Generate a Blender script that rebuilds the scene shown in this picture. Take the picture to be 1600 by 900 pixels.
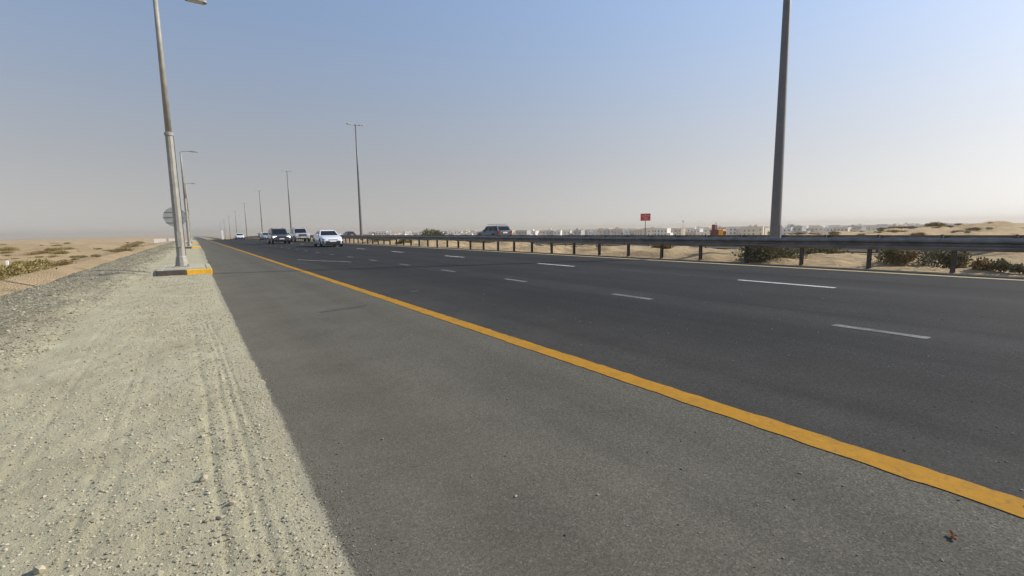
import bpy, math, random
import numpy as np
from mathutils import Vector, Matrix

# ------------------------------------------------------------------ camera, world, sun
scene = bpy.context.scene
for o in list(bpy.data.objects):
    bpy.data.objects.remove(o)
COL = scene.collection
random.seed(11)
RNG = np.random.default_rng(7)
R_ = math.radians

# rows: world X (right across the road), Y (along the road), Z in image axes (right, down, forward)
CAM = np.array([[0.83137958, -0.08092739, 0.54978064],
                [-0.55547161, -0.09235552, 0.82639079],
                [-0.01610237, -0.99243197, -0.12173536]])
FPX, EYE = 740.89, 1.2
cd = bpy.data.cameras.new('camera')
cam = bpy.data.objects.new('camera', cd)
COL.objects.link(cam)
cd.sensor_width = 36.0
cd.lens = FPX / 1600 * 36.0
cd.clip_start, cd.clip_end = 0.05, 12000
M = Matrix.Identity(4)
for r in range(3):
    M[r][0], M[r][1], M[r][2] = CAM[r, 0], -CAM[r, 1], -CAM[r, 2]
M[2][3] = EYE
cam.matrix_world = M
scene.camera = cam

SUN_AZ, SUN_EL = 111.0, 33.0        # degrees clockwise from the road's direction; above the horizon
world = bpy.data.worlds.new('World')
scene.world = world
world.use_nodes = True
wn = world.node_tree
for n in list(wn.nodes):
    wn.nodes.remove(n)
w_out = wn.nodes.new('ShaderNodeOutputWorld')
w_bg = wn.nodes.new('ShaderNodeBackground')
w_sky = wn.nodes.new('ShaderNodeTexSky')
w_sky.sky_type = 'NISHITA'
w_sky.sun_disc = False
w_sky.sun_elevation = R_(SUN_EL)
w_sky.sun_rotation = R_(SUN_AZ)
w_sky.altitude = 0
w_sky.air_density = 1.0
w_sky.dust_density = 0.4
w_sky.ozone_density = 0.45
w_bg.inputs['Strength'].default_value = 0.125
# dusty air: the sky is looked up a little above each direction and loses its colour towards the horizon, evenly all round
w_tc = wn.nodes.new('ShaderNodeTexCoord')
w_sep = wn.nodes.new('ShaderNodeSeparateXYZ')
w_com = wn.nodes.new('ShaderNodeCombineXYZ')
wn.links.new(w_tc.outputs['Generated'], w_sep.inputs[0])
w_abs = wn.nodes.new('ShaderNodeMath'); w_abs.operation = 'MAXIMUM'; w_abs.inputs[1].default_value = 0.0
wn.links.new(w_sep.outputs[2], w_abs.inputs[0])
w_ma = wn.nodes.new('ShaderNodeMath'); w_ma.operation = 'MULTIPLY_ADD'
w_ma.inputs[1].default_value, w_ma.inputs[2].default_value = 0.75, 0.24
wn.links.new(w_abs.outputs[0], w_ma.inputs[0])
wn.links.new(w_sep.outputs[0], w_com.inputs[0])
wn.links.new(w_sep.outputs[1], w_com.inputs[1])
wn.links.new(w_ma.outputs[0], w_com.inputs[2])
wn.links.new(w_com.outputs[0], w_sky.inputs['Vector'])
w_bw = wn.nodes.new('ShaderNodeRGBToBW')
wn.links.new(w_sky.outputs[0], w_bw.inputs[0])
w_tint = wn.nodes.new('ShaderNodeMix'); w_tint.data_type = 'RGBA'; w_tint.blend_type = 'MULTIPLY'
w_tint.inputs[0].default_value = 1.0
wn.links.new(w_bw.outputs[0], w_tint.inputs[6])
w_tint.inputs[7].default_value = (0.765, 0.755, 0.735, 1)
w_q = wn.nodes.new('ShaderNodeMath'); w_q.operation = 'MULTIPLY'
wn.links.new(w_abs.outputs[0], w_q.inputs[0])
wn.links.new(w_abs.outputs[0], w_q.inputs[1])
w_e = wn.nodes.new('ShaderNodeMath'); w_e.operation = 'MULTIPLY'; w_e.inputs[1].default_value = -9.0
wn.links.new(w_q.outputs[0], w_e.inputs[0])
w_x = wn.nodes.new('ShaderNodeMath'); w_x.operation = 'EXPONENT'
wn.links.new(w_e.outputs[0], w_x.inputs[0])
w_mix = wn.nodes.new('ShaderNodeMix'); w_mix.data_type = 'RGBA'
wn.links.new(w_x.outputs[0], w_mix.inputs[0])
wn.links.new(w_sky.outputs[0], w_mix.inputs[6])
wn.links.new(w_tint.outputs[2], w_mix.inputs[7])
wn.links.new(w_mix.outputs[2], w_bg.inputs['Color'])
wn.links.new(w_bg.outputs[0], w_out.inputs['Surface'])

sl = bpy.data.lights.new('sun', 'SUN')
sl.energy = 3.0
sl.angle = R_(1.5)
sl.color = (1.0, 0.93, 0.82)
sun = bpy.data.objects.new('sun', sl)
COL.objects.link(sun)
a, e = R_(SUN_AZ), R_(SUN_EL)
to_sun = Vector((math.sin(a) * math.cos(e), math.cos(a) * math.cos(e), math.sin(e)))
sun.rotation_euler = to_sun.to_track_quat('Z', 'Y').to_euler()
sun.location = (60, 0, 60)

vs = scene.view_settings
vs.view_transform = 'Standard'
vs.look = 'None'
vs.gamma = 1.0
vs.exposure = 0.85
vs.use_curve_mapping = False
scene.render.engine = 'CYCLES'
cy = scene.cycles
cy.max_bounces = 6
cy.diffuse_bounces = 3
cy.glossy_bounces = 3
cy.volume_bounces = 1
cy.transmission_bounces = 4
cy.use_denoising = True
cy.use_adaptive_sampling = False


# ------------------------------------------------------------------ pixel helpers (1600 x 900 photograph)
def ray(u, v):
    return CAM @ np.array([u - 800.0, v - 450.0, FPX])


def on_ground(u, v, z=0.0):
    w = ray(u, v)
    return w * ((EYE - z) / -w[2]) + np.array([0, 0, EYE])


def at_dist(u, v, d):
    w = ray(u, v)
    return w * (d / math.hypot(w[0], w[1])) + np.array([0, 0, EYE])


# ------------------------------------------------------------------ noise
def _hash(ix, iy, seed):
    h = (ix.astype(np.int64) * 374761393 + iy.astype(np.int64) * 668265263 + seed * 982451653) & 0x7fffffff
    h = ((h ^ (h >> 13)) * 1274126177) & 0x7fffffff
    return ((h ^ (h >> 16)) & 0xffff) / 65535.0


def vnoise(x, y, seed=0):
    ix, iy = np.floor(x), np.floor(y)
    fx, fy = x - ix, y - iy
    ux, uy = fx * fx * (3 - 2 * fx), fy * fy * (3 - 2 * fy)
    n00, n10 = _hash(ix, iy, seed), _hash(ix + 1, iy, seed)
    n01, n11 = _hash(ix, iy + 1, seed), _hash(ix + 1, iy + 1, seed)
    return (n00 * (1 - ux) + n10 * ux) * (1 - uy) + (n01 * (1 - ux) + n11 * ux) * uy - 0.5


def fbm(x, y, octv=4, seed=0):
    s, a = 0.0, 1.0
    for k in range(octv):
        s = s + a * vnoise(x * 2 ** k, y * 2 ** k, seed + k * 17)
        a *= 0.5
    return s


def sstep(a, b, x):
    t = np.clip((x - a) / (b - a), 0, 1)
    return t * t * (3 - 2 * t)


def profile(y):
    """height of the road along its length: level, then falling away beyond a faint crest"""
    y = np.asarray(y, float)
    return -5.2 * sstep(115, 520, y)


# ------------------------------------------------------------------ materials
def new_mat(name):
    m = bpy.data.materials.new(name)
    m.use_nodes = True
    nt = m.node_tree
    b = nt.nodes['Principled BSDF']
    return m, nt, b


def N(nt, kind, **kw):
    n = nt.nodes.new(kind)
    for k, v in kw.items():
        if k in n.inputs:
            n.inputs[k].default_value = v
        else:
            setattr(n, k, v)
    return n


def L(nt, a, b):
    nt.links.new(a, b)


def coords(nt, scale=(1, 1, 1), obj=True):
    if obj:
        tc = N(nt, 'ShaderNodeTexCoord')
        src = tc.outputs['Object']
    else:
        g = N(nt, 'ShaderNodeNewGeometry')
        src = g.outputs['Position']
    mp = N(nt, 'ShaderNodeMapping')
    mp.inputs['Scale'].default_value = scale
    L(nt, src, mp.inputs['Vector'])
    return mp.outputs[0]


def noise(nt, vec, scale, detail=4, rough=0.55):
    n = N(nt, 'ShaderNodeTexNoise')
    n.inputs['Scale'].default_value = scale
    n.inputs['Detail'].default_value = detail
    n.inputs['Roughness'].default_value = rough
    L(nt, vec, n.inputs['Vector'])
    return n.outputs['Fac']


def ramp(nt, fac, stops):
    r = N(nt, 'ShaderNodeValToRGB')
    cr = r.color_ramp
    while len(cr.elements) < len(stops):
        cr.elements.new(0.5)
    for el, (p, c) in zip(cr.elements, stops):
        el.position = p
        el.color = (*c, 1) if len(c) == 3 else c
    L(nt, fac, r.inputs[0])
    return r.outputs[0]


def mix(nt, fac, a, b, mode='MIX'):
    m = N(nt, 'ShaderNodeMix', data_type='RGBA', blend_type=mode)
    for sock, val in ((m.inputs[0], fac), (m.inputs[6], a), (m.inputs[7], b)):
        if isinstance(val, (int, float)):
            sock.default_value = val
        elif isinstance(val, tuple):
            sock.default_value = (*val, 1) if len(val) == 3 else val
        else:
            L(nt, val, sock)
    return m.outputs[2]


def mth(nt, op, a, b=None, clamp=False):
    m = N(nt, 'ShaderNodeMath', operation=op, use_clamp=clamp)
    for sock, val in ((m.inputs[0], a), (m.inputs[1], b)):
        if val is None:
            continue
        if isinstance(val, (int, float)):
            sock.default_value = val
        else:
            L(nt, val, sock)
    return m.outputs[0]


def bump(nt, b, h, strength=0.5, dist=0.01):
    n = N(nt, 'ShaderNodeBump')
    n.inputs['Strength'].default_value = strength
    n.inputs['Distance'].default_value = dist
    L(nt, h, n.inputs['Height'])
    L(nt, n.outputs[0], b.inputs['Normal'])


def simple(name, col, rough=0.6, metal=0.0, var=0.15, scale=6.0, spec=None, emit=None):
    m, nt, b = new_mat(name)
    v = coords(nt)
    f = noise(nt, v, scale, 5)
    dark = tuple(c * (1 - var) for c in col)
    lite = tuple(min(1, c * (1 + var)) for c in col)
    L(nt, ramp(nt, f, [(0.3, dark), (0.7, lite)]), b.inputs['Base Color'])
    b.inputs['Roughness'].default_value = rough
    b.inputs['Metallic'].default_value = metal
    if spec is not None:
        b.inputs['Specular IOR Level'].default_value = spec
    if emit:
        b.inputs['Emission Color'].default_value = (*emit[0], 1)
        b.inputs['Emission Strength'].default_value = emit[1]
    return m


def asphalt(name, c0, c1, dusty):
    m, nt, b = new_mat(name)
    v = coords(nt)
    vs_ = coords(nt, (1.6, 0.035, 1))
    streak = noise(nt, vs_, 1.0, 4, 0.6)
    patch = noise(nt, v, 0.55, 5, 0.6)
    vor = N(nt, 'ShaderNodeTexVoronoi')
    vor.inputs['Scale'].default_value = 140 if dusty else 120
    L(nt, v, vor.inputs['Vector'])
    sep = N(nt, 'ShaderNodeSeparateColor')
    L(nt, vor.outputs['Color'], sep.inputs[0])
    fine = noise(nt, v, 190, 3, 0.7)
    base = ramp(nt, patch, [(0.3, c0), (0.72, c1)])
    base = mix(nt, ramp(nt, streak, [(0.42, (0, 0, 0)), (0.68, (0.7, 0.7, 0.7))]), base, tuple(c * 0.72 for c in c0))
    bands = noise(nt, coords(nt, (0.55, 0.004, 1)), 1.0, 3, 0.6)
    base = mix(nt, 1.0, base, ramp(nt, bands, [(0.36, (0.84,) * 3), (0.5, (1.0,) * 3), (0.64, (1.24, 1.24, 1.23))]), 'MULTIPLY')
    stone = ramp(nt, sep.outputs[0], [(0.0, (0.42, 0.42, 0.43)), (0.45, (0.82, 0.82, 0.82)), (0.8, (1.1, 1.09, 1.05)), (0.95, (1.32, 1.29, 1.22)), (1.0, (1.9, 1.83, 1.7))])
    base = mix(nt, 0.95, base, stone, 'MULTIPLY')
    if dusty:
        # sand blown in from the verge lies thickest along the broken edge
        sx = N(nt, 'ShaderNodeSeparateXYZ')
        L(nt, v, sx.inputs[0])
        d = mth(nt, 'SUBTRACT', 1.0, mth(nt, 'DIVIDE', mth(nt, 'SUBTRACT', sx.outputs[0], 0.3), 3.2, True), True)
        d = mth(nt, 'MULTIPLY', d, ramp(nt, noise(nt, v, 1.1, 6, 0.65), [(0.30, (0.55,) * 3), (0.7, (1,) * 3)]))
        base = mix(nt, mth(nt, 'MULTIPLY', d, 0.36), base, (0.29, 0.255, 0.18))
        e = mth(nt, 'ADD', sx.outputs[0], mth(nt, 'MULTIPLY', mth(nt, 'SUBTRACT', noise(nt, v, 1.7, 6, 0.7), 0.5), -0.10))
        e = mth(nt, 'SUBTRACT', 1.0, mth(nt, 'DIVIDE', mth(nt, 'SUBTRACT', e, 0.345), 0.075, True), True)
        g = mth(nt, 'ADD', mth(nt, 'MULTIPLY', noise(nt, v, 75, 5, 0.8), 0.8), mth(nt, 'MULTIPLY', e, 0.42))
        base = mix(nt, ramp(nt, g, [(0.60, (0,) * 3), (0.68, (0.85,) * 3)]), base, (0.37, 0.335, 0.235))
        pits = ramp(nt, fine, [(0.36, (1, 1, 1)), (0.44, (0, 0, 0))])
        base = mix(nt, mth(nt, 'MULTIPLY', pits, 0.6), base, (0.035, 0.034, 0.032))
    else:
        # a film of sand carried over from the shoulder
        sx = N(nt, 'ShaderNodeSeparateXYZ')
        L(nt, v, sx.inputs[0])
        d = mth(nt, 'SUBTRACT', 1.0, mth(nt, 'DIVIDE', mth(nt, 'SUBTRACT', sx.outputs[0], 2.6), 2.6, True), True)
        d = mth(nt, 'MULTIPLY', d, ramp(nt, noise(nt, v, 1.3, 6, 0.65), [(0.30, (0.4,) * 3), (0.7, (1,) * 3)]))
        base = mix(nt, mth(nt, 'MULTIPLY', d, 0.12), base, (0.29, 0.255, 0.19))
    L(nt, base, b.inputs['Base Color'])
    b.inputs['Roughness'].default_value = 0.92
    b.inputs['Specular IOR Level'].default_value = 0.12
    h = mth(nt, 'ADD', mth(nt, 'MULTIPLY', sep.outputs[1], 0.6), fine)
    bump(nt, b, h, 0.42 if dusty else 0.35, 0.005)
    return m


def paint(name, col, worn, under):
    m, nt, b = new_mat(name)
    v = coords(nt)
    f = noise(nt, v, 26, 6, 0.7)
    g = noise(nt, v, 2.2, 4, 0.6)
    k = mth(nt, 'ADD', mth(nt, 'MULTIPLY', f, 0.7), mth(nt, 'MULTIPLY', g, 0.5))
    wear = ramp(nt, k, [(0.70 - worn, (0, 0, 0)), (0.86 - worn * 0.6, (1, 1, 1))])
    tone = ramp(nt, noise(nt, v, 7, 6, 0.75), [(0.3, tuple(c * 0.74 for c in col)), (0.7, col)])
    L(nt, mix(nt, wear, tone, under), b.inputs['Base Color'])
    b.inputs['Roughness'].default_value = 0.9
    b.inputs['Specular IOR Level'].default_value = 0.12
    vor = N(nt, 'ShaderNodeTexVoronoi')
    vor.inputs['Scale'].default_value = 110
    L(nt, v, vor.inputs['Vector'])
    bump(nt, b, vor.outputs['Distance'], 0.25, 0.004)
    return m


MAT = {}
MAT['road'] = asphalt('worn_asphalt', (0.027, 0.028, 0.0285), (0.041, 0.0415, 0.041), False)
MAT['hardshoulder'] = asphalt('shoulder_asphalt', (0.083, 0.080, 0.067), (0.104, 0.100, 0.083), True)
MAT['yellow'] = paint('yellow_line_paint', (0.43, 0.215, 0.022), 0.10, (0.20, 0.125, 0.045))
MAT['yellow_pale'] = paint('dusty_yellow_line_paint', (0.60, 0.46, 0.24), 0.06, (0.36, 0.28, 0.16))
MAT['white'] = paint('white_line_paint', (0.62, 0.62, 0.60), 0.10, (0.16, 0.16, 0.155))
MAT['white_worn'] = paint('worn_white_line_paint', (0.25, 0.245, 0.24), 0.22, (0.08, 0.08, 0.08))


def verge_material():
    m, nt, b = new_mat('verge_sand_and_gravel')
    v = coords(nt)
    sx = N(nt, 'ShaderNodeSeparateXYZ')
    L(nt, v, sx.inputs[0])
    wob = noise(nt, v, 0.8, 6, 0.65)
    edge = mth(nt, 'ADD', sx.outputs[0], mth(nt, 'MULTIPLY', mth(nt, 'SUBTRACT', wob, 0.5), 1.3))
    fac = ramp(nt, mth(nt, 'DIVIDE', mth(nt, 'ADD', edge, 2.2), 0.9, True), [(0.0, (1, 1, 1)), (1.0, (0, 0, 0))])
    p = noise(nt, v, 1.4, 6, 0.6)
    q = noise(nt, v, 55, 5, 0.75)
    sand = ramp(nt, p, [(0.28, (0.345, 0.308, 0.198)), (0.5, (0.405, 0.368, 0.243)), (0.75, (0.445, 0.41, 0.283))])
    sand = mix(nt, ramp(nt, q, [(0.30, (0.45,) * 3), (0.40, (0,) * 3)]), sand, (0.20, 0.18, 0.13))
    sand = mix(nt, ramp(nt, q, [(0.62, (0,) * 3), (0.74, (0.6,) * 3)]), sand, (0.52, 0.48, 0.38))
    ed = mth(nt, 'DIVIDE', mth(nt, 'SUBTRACT', sx.outputs[0], -0.05), 0.5, True)
    gr = mth(nt, 'ADD', mth(nt, 'MULTIPLY', noise(nt, v, 80, 5, 0.8), 0.8), mth(nt, 'MULTIPLY', ed, 0.28))
    sand = mix(nt, ramp(nt, gr, [(0.56, (0,) * 3), (0.68, (0.7,) * 3)]), sand, (0.20, 0.185, 0.145))
    vor = N(nt, 'ShaderNodeTexVoronoi')
    vor.inputs['Scale'].default_value = 26
    L(nt, v, vor.inputs['Vector'])
    sep = N(nt, 'ShaderNodeSeparateColor')
    L(nt, vor.outputs['Color'], sep.inputs[0])
    grav = ramp(nt, sep.outputs[0], [(0.0, (0.15, 0.132, 0.085)), (0.5, (0.235, 0.21, 0.138)), (0.85, (0.29, 0.262, 0.178)), (1.0, (0.48, 0.46, 0.38))])
    grav = mix(nt, ramp(nt, p, [(0.35, (0,) * 3), (0.7, (0.45,) * 3)]), grav, (0.25, 0.225, 0.165))
    L(nt, mix(nt, fac, sand, grav), b.inputs['Base Color'])
    b.inputs['Roughness'].default_value = 0.95
    b.inputs['Specular IOR Level'].default_value = 0.15
    h = mth(nt, 'ADD', q, mth(nt, 'MULTIPLY', mth(nt, 'MULTIPLY', sep.outputs[1], fac), 1.2))
    bump(nt, b, h, 0.8, 0.016)
    return m


def desert_material():
    m, nt, b = new_mat('desert_sand')
    v = coords(nt)
    p = noise(nt, v, 0.09, 7, 0.6)
    q = noise(nt, v, 2.2, 6, 0.65)
    col = ramp(nt, p, [(0.3, (0.35, 0.25, 0.135)), (0.52, (0.43, 0.315, 0.178)), (0.72, (0.48, 0.365, 0.22))])
    col = mix(nt, ramp(nt, q, [(0.50, (0,) * 3), (0.72, (0.6,) * 3)]), col, (0.27, 0.185, 0.095))
    litter = noise(nt, coords(nt, (0.55, 0.3, 1)), 1.0, 7, 0.7)
    col = mix(nt, ramp(nt, litter, [(0.56, (0,) * 3), (0.66, (0.55,) * 3)]), col, (0.24, 0.18, 0.085))
    L(nt, col, b.inputs['Base Color'])
    b.inputs['Roughness'].default_value = 0.95
    b.inputs['Specular IOR Level'].default_value = 0.1
    wv = N(nt, 'ShaderNodeTexWave')
    wv.inputs['Scale'].default_value = 4.2
    wv.inputs['Distortion'].default_value = 9
    wv.inputs['Detail'].default_value = 3
    wv.inputs['Detail Scale'].default_value = 1.2
    L(nt, coords(nt, (1, 0.6, 1)), wv.inputs['Vector'])
    h = mth(nt, 'ADD', mth(nt, 'MULTIPLY', wv.outputs['Fac'], 0.16), mth(nt, 'MULTIPLY', q, 1.7))
    bump(nt, b, h, 0.8, 0.10)
    return m


MAT['verge'] = verge_material()
MAT['desert'] = desert_material()
MAT['galv'] = simple('galvanised_steel', (0.30, 0.287, 0.25), 0.6, 0.1, 0.18, 5)
MAT['galv_dark'] = simple('weathered_galvanised_rail', (0.185, 0.172, 0.158), 0.5, 0.3, 0.3, 3.5)
MAT['post'] = simple('weathered_steel_post', (0.085, 0.07, 0.062), 0.7, 0.3, 0.25, 8)
MAT['mast'] = simple('grey_lamp_mast', (0.165, 0.16, 0.16), 0.55, 0.2, 0.1, 3)
MAT['dark'] = simple('dark_rubber', (0.022, 0.022, 0.023), 0.8, 0, 0.2, 20)
MAT['black'] = simple('black_plastic', (0.018, 0.018, 0.02), 0.5, 0, 0.1, 20)
MAT['glass'] = simple('tinted_car_glass', (0.010, 0.013, 0.017), 0.12, 0, 0.1, 2, 0.25)
MAT['rim'] = simple('alloy_rim', (0.42, 0.42, 0.43), 0.35, 0.8, 0.1, 12)
MAT['chrome'] = simple('bright_trim', (0.62, 0.62, 0.63), 0.2, 0.9, 0.05, 8)
MAT['lens'] = simple('clear_lamp_lens', (0.72, 0.73, 0.74), 0.12, 0, 0.06, 14, 0.6)
MAT['smoke'] = simple('smoked_lamp_lens', (0.10, 0.11, 0.12), 0.15, 0, 0.06, 14, 0.5)
MAT['lit'] = simple('lit_headlamp', (0.85, 0.85, 0.82), 0.2, 0, 0.02, 8, None, ((1, 0.97, 0.9), 2.2))
MAT['tail'] = simple('red_lamp_lens', (0.30, 0.012, 0.012), 0.25, 0, 0.1, 10)
MAT['plate'] = simple('number_plate_white', (0.78, 0.78, 0.76), 0.5, 0, 0.04, 10)
MAT['kerb_yellow'] = simple('yellow_kerb_paint', (0.78, 0.43, 0.03), 0.7, 0, 0.12, 7)
MAT['kerb_brown'] = simple('dark_brown_kerb_paint', (0.072, 0.055, 0.045), 0.75, 0, 0.2, 7)
MAT['concrete'] = simple('dusty_concrete', (0.41, 0.375, 0.265), 0.9, 0, 0.16, 9)
MAT['sign_back'] = simple('sign_back_aluminium', (0.33, 0.34, 0.325), 0.5, 0.3, 0.1, 5)
MAT['sign_bar'] = simple('sign_stiffener', (0.26, 0.265, 0.255), 0.6, 0.3, 0.1, 5)
MAT['red'] = simple('faded_red_board', (0.50, 0.035, 0.04), 0.55, 0, 0.1, 3)
MAT['white_flat'] = simple('white_print', (0.8, 0.78, 0.75), 0.6, 0, 0.05, 3)
MAT['orange'] = simple('sunlit_end_machine_paint', (0.85, 0.36, 0.02), 0.5, 0, 0.12, 3)  # bright orange paints in the sunlight on the machine's right end
MAT['maroon'] = simple('shaded_side_machine_paint', (0.15, 0.026, 0.022), 0.6, 0, 0.15, 3)  # dark red paints in the shade on the machine's near side
MAT['pebble'] = None


def stone_material(name, lo, mid, hi):
    m, nt, b = new_mat(name)
    g = N(nt, 'ShaderNodeNewGeometry')
    c = ramp(nt, g.outputs['Random Per Island'], [(0.0, lo), (0.5, mid), (0.9, hi), (1.0, tuple(min(0.7, x * 1.08) for x in hi))])
    f = noise(nt, coords(nt), 60, 4)
    c = mix(nt, 1.0, c, ramp(nt, f, [(0.3, (0.75,) * 3), (0.7, (1.15,) * 3)]), 'MULTIPLY')
    L(nt, c, b.inputs['Base Color'])
    b.inputs['Roughness'].default_value = 0.9
    b.inputs['Specular IOR Level'].default_value = 0.2
    return m


MAT['pebble'] = stone_material('verge_pebbles', (0.24, 0.21, 0.15), (0.39, 0.35, 0.245), (0.46, 0.42, 0.32))
MAT['gravel'] = stone_material('crushed_gravel', (0.17, 0.15, 0.098), (0.25, 0.222, 0.148), (0.40, 0.37, 0.27))
MAT['chip'] = stone_material('asphalt_chippings', (0.07, 0.066, 0.058), (0.14, 0.132, 0.11), (0.26, 0.24, 0.19))


def leaf_material(name, lo, mid, hi):
    m, nt, b = new_mat(name)
    g = N(nt, 'ShaderNodeNewGeometry')
    L(nt, ramp(nt, g.outputs['Random Per Island'], [(0.0, lo), (0.5, mid), (1.0, hi)]), b.inputs['Base Color'])
    b.inputs['Roughness'].default_value = 0.8
    b.inputs['Specular IOR Level'].default_value = 0.2
    return m


MAT['leaf_olive'] = leaf_material('olive_scrub_leaves', (0.15, 0.12, 0.038), (0.26, 0.21, 0.075), (0.37, 0.30, 0.125))
MAT['leaf_dry'] = leaf_material('dry_scrub_twigs', (0.17, 0.115, 0.045), (0.28, 0.195, 0.08), (0.40, 0.30, 0.145))
MAT['leaf_green'] = leaf_material('green_scrub_leaves', (0.065, 0.072, 0.03), (0.12, 0.125, 0.05), (0.19, 0.19, 0.085))
MAT['leaf_grey'] = leaf_material('grey_green_desert_leaves', (0.11, 0.105, 0.06), (0.20, 0.185, 0.105), (0.30, 0.275, 0.165))
MAT['twig'] = simple('woody_twigs', (0.13, 0.095, 0.06), 0.9, 0, 0.2, 30)
MAT['dead_leaf'] = simple('dead_leaf', (0.25, 0.10, 0.04), 0.85, 0, 0.4, 90)


# ------------------------------------------------------------------ mesh helpers
class MB:
    def __init__(self):
        self.v, self.f = [], []

    def quadbox(self, p):
        n = len(self.v)
        self.v += [tuple(q) for q in p]
        self.f += [(n, n + 3, n + 2, n + 1), (n + 4, n + 5, n + 6, n + 7), (n, n + 1, n + 5, n + 4),
                   (n + 1, n + 2, n + 6, n + 5), (n + 2, n + 3, n + 7, n + 6), (n + 3, n, n + 4, n + 7)]
        return self

    def box(self, x0, x1, y0, y1, z0, z1):
        return self.quadbox([(x0, y0, z0), (x1, y0, z0), (x1, y1, z0), (x0, y1, z0),
                             (x0, y0, z1), (x1, y0, z1), (x1, y1, z1), (x0, y1, z1)])

    def bevbox(self, x0, x1, y0, y1, z0, z1, b):
        pr = [(x0 + b, y0), (x1 - b, y0), (x1, y0 + b), (x1, y1 - b), (x1 - b, y1), (x0 + b, y1), (x0, y1 - b), (x0, y0 + b)]
        cx, cy = (x0 + x1) / 2, (y0 + y1) / 2
        sx, sy = 1 - 2 * b / (x1 - x0), 1 - 2 * b / (y1 - y0)
        top = [(cx + (px - cx) * sx, cy + (py - cy) * sy, z1) for px, py in pr]
        return self.loft([[(px, py, z0) for px, py in pr], [(px, py, z1 - b) for px, py in pr], top])

    def loft(self, rings, caps=True, closed=True):
        n0 = len(self.v)
        k = len(rings[0])
        for r in rings:
            self.v += [tuple(q) for q in r]
        for i in range(len(rings) - 1):
            for j in range(k if closed else k - 1):
                a_, b_ = n0 + i * k + j, n0 + i * k + (j + 1) % k
                self.f.append((a_, b_, b_ + k, a_ + k))
        if caps and closed:
            self.f.append(tuple(range(n0 + k - 1, n0 - 1, -1)))
            e_ = n0 + (len(rings) - 1) * k
            self.f.append(tuple(range(e_, e_ + k)))
        return self

    def tube(self, p0, p1, r0, r1=None, k=10, caps=True):
        r1 = r0 if r1 is None else r1
        p0, p1 = Vector(p0), Vector(p1)
        d = (p1 - p0).normalized()
        s = d.orthogonal().normalized()
        t = d.cross(s)
        rings = []
        for p, r in ((p0, r0), (p1, r1)):
            rings.append([p + s * math.cos(2 * math.pi * i / k) * r + t * math.sin(2 * math.pi * i / k) * r for i in range(k)])
        return self.loft(rings, caps)

    def path(self, pts, rad, k=8):
        for i in range(len(pts) - 1):
            self.tube(pts[i], pts[i + 1], rad[i], rad[i + 1], k)
        return self

    def turned(self, prof, c=(0, 0, 0), k=12):
        rings = [[(c[0] + r * math.cos(2 * math.pi * i / k), c[1] + r * math.sin(2 * math.pi * i / k), c[2] + z) for i in range(k)] for r, z in prof]
        return self.loft(rings)

    def quad(self, a_, b_, c_, d_):
        n = len(self.v)
        self.v += [tuple(a_), tuple(b_), tuple(c_), tuple(d_)]
        self.f.append((n, n + 1, n + 2, n + 3))
        return self

    def mesh(self, name, mat, smooth=False):
        me = bpy.data.meshes.new(name)
        me.from_pydata(self.v, [], self.f)
        mats = mat if isinstance(mat, list) else [mat]
        for m in mats:
            me.materials.append(m)
        me.update()
        if smooth:
            me.polygons.foreach_set('use_smooth', [True] * len(me.polygons))
        return me

    def build(self, name, mat, parent=None, smooth=False):
        return put(name, self.mesh(name, mat, smooth), parent)


def put(name, me, parent=None):
    o = bpy.data.objects.new(name, me)
    COL.objects.link(o)
    if parent is not None:
        o.parent = parent
    return o


def tag(o, label=None, cat=None, group=None, kind=None):
    if label:
        o['label'] = label
    if cat:
        o['category'] = cat
    if group:
        o['group'] = group
    if kind:
        o['kind'] = kind
    return o


def thing(name, label, cat, loc=(0, 0, 0), rz=0.0, group=None):
    o = bpy.data.objects.new(name, None)
    COL.objects.link(o)
    o.location = loc
    o.rotation_euler = (0, 0, rz)
    o.empty_display_size = 0.2
    return tag(o, label, cat, group)


def copy_tree(o, parent=None):
    c = o.copy()
    COL.objects.link(c)
    c.parent = parent
    for ch in list(o.children):
        copy_tree(ch, c)
    return c


def np_mesh(name, verts, quads, mat, smooth=True):
    me = bpy.data.meshes.new(name)
    nv, nf = len(verts), len(quads)
    k = quads.shape[1]
    me.vertices.add(nv)
    me.vertices.foreach_set('co', np.ascontiguousarray(verts, dtype=np.float32).ravel())
    me.loops.add(nf * k)
    me.loops.foreach_set('vertex_index', np.ascontiguousarray(quads, dtype=np.int32).ravel())
    me.polygons.add(nf)
    me.polygons.foreach_set('loop_start', np.arange(0, nf * k, k, dtype=np.int32))
    me.polygons.foreach_set('use_smooth', np.full(nf, smooth, dtype=bool))
    me.materials.append(mat)
    me.update(calc_edges=True)
    return me


def grid_mesh(name, xs, ys, zf, mat):
    X, Y = np.meshgrid(xs, ys)
    Z = zf(X, Y)
    verts = np.stack([X, Y, Z], -1).reshape(-1, 3)
    nx, ny = len(xs), len(ys)
    i = np.arange(nx - 1)[None, :] + np.arange(ny - 1)[:, None] * nx
    i = i.ravel()
    quads = np.stack([i, i + 1, i + nx + 1, i + nx], -1)
    return np_mesh(name, verts, quads, mat)


def grow(start, first, ratio, end):
    out, s, x = [], first, start
    while x < end:
        x += s
        s *= ratio
        out.append(min(x, end))
    return out


# ------------------------------------------------------------------ ground, roads
EDGE_L, EDGE_R = 0.36, 15.02        # our carriageway
MED_L, MED_R = 15.02, 24.35         # sandy median
OPP_L, OPP_R = 24.35, 37.6          # far carriageway


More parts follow.
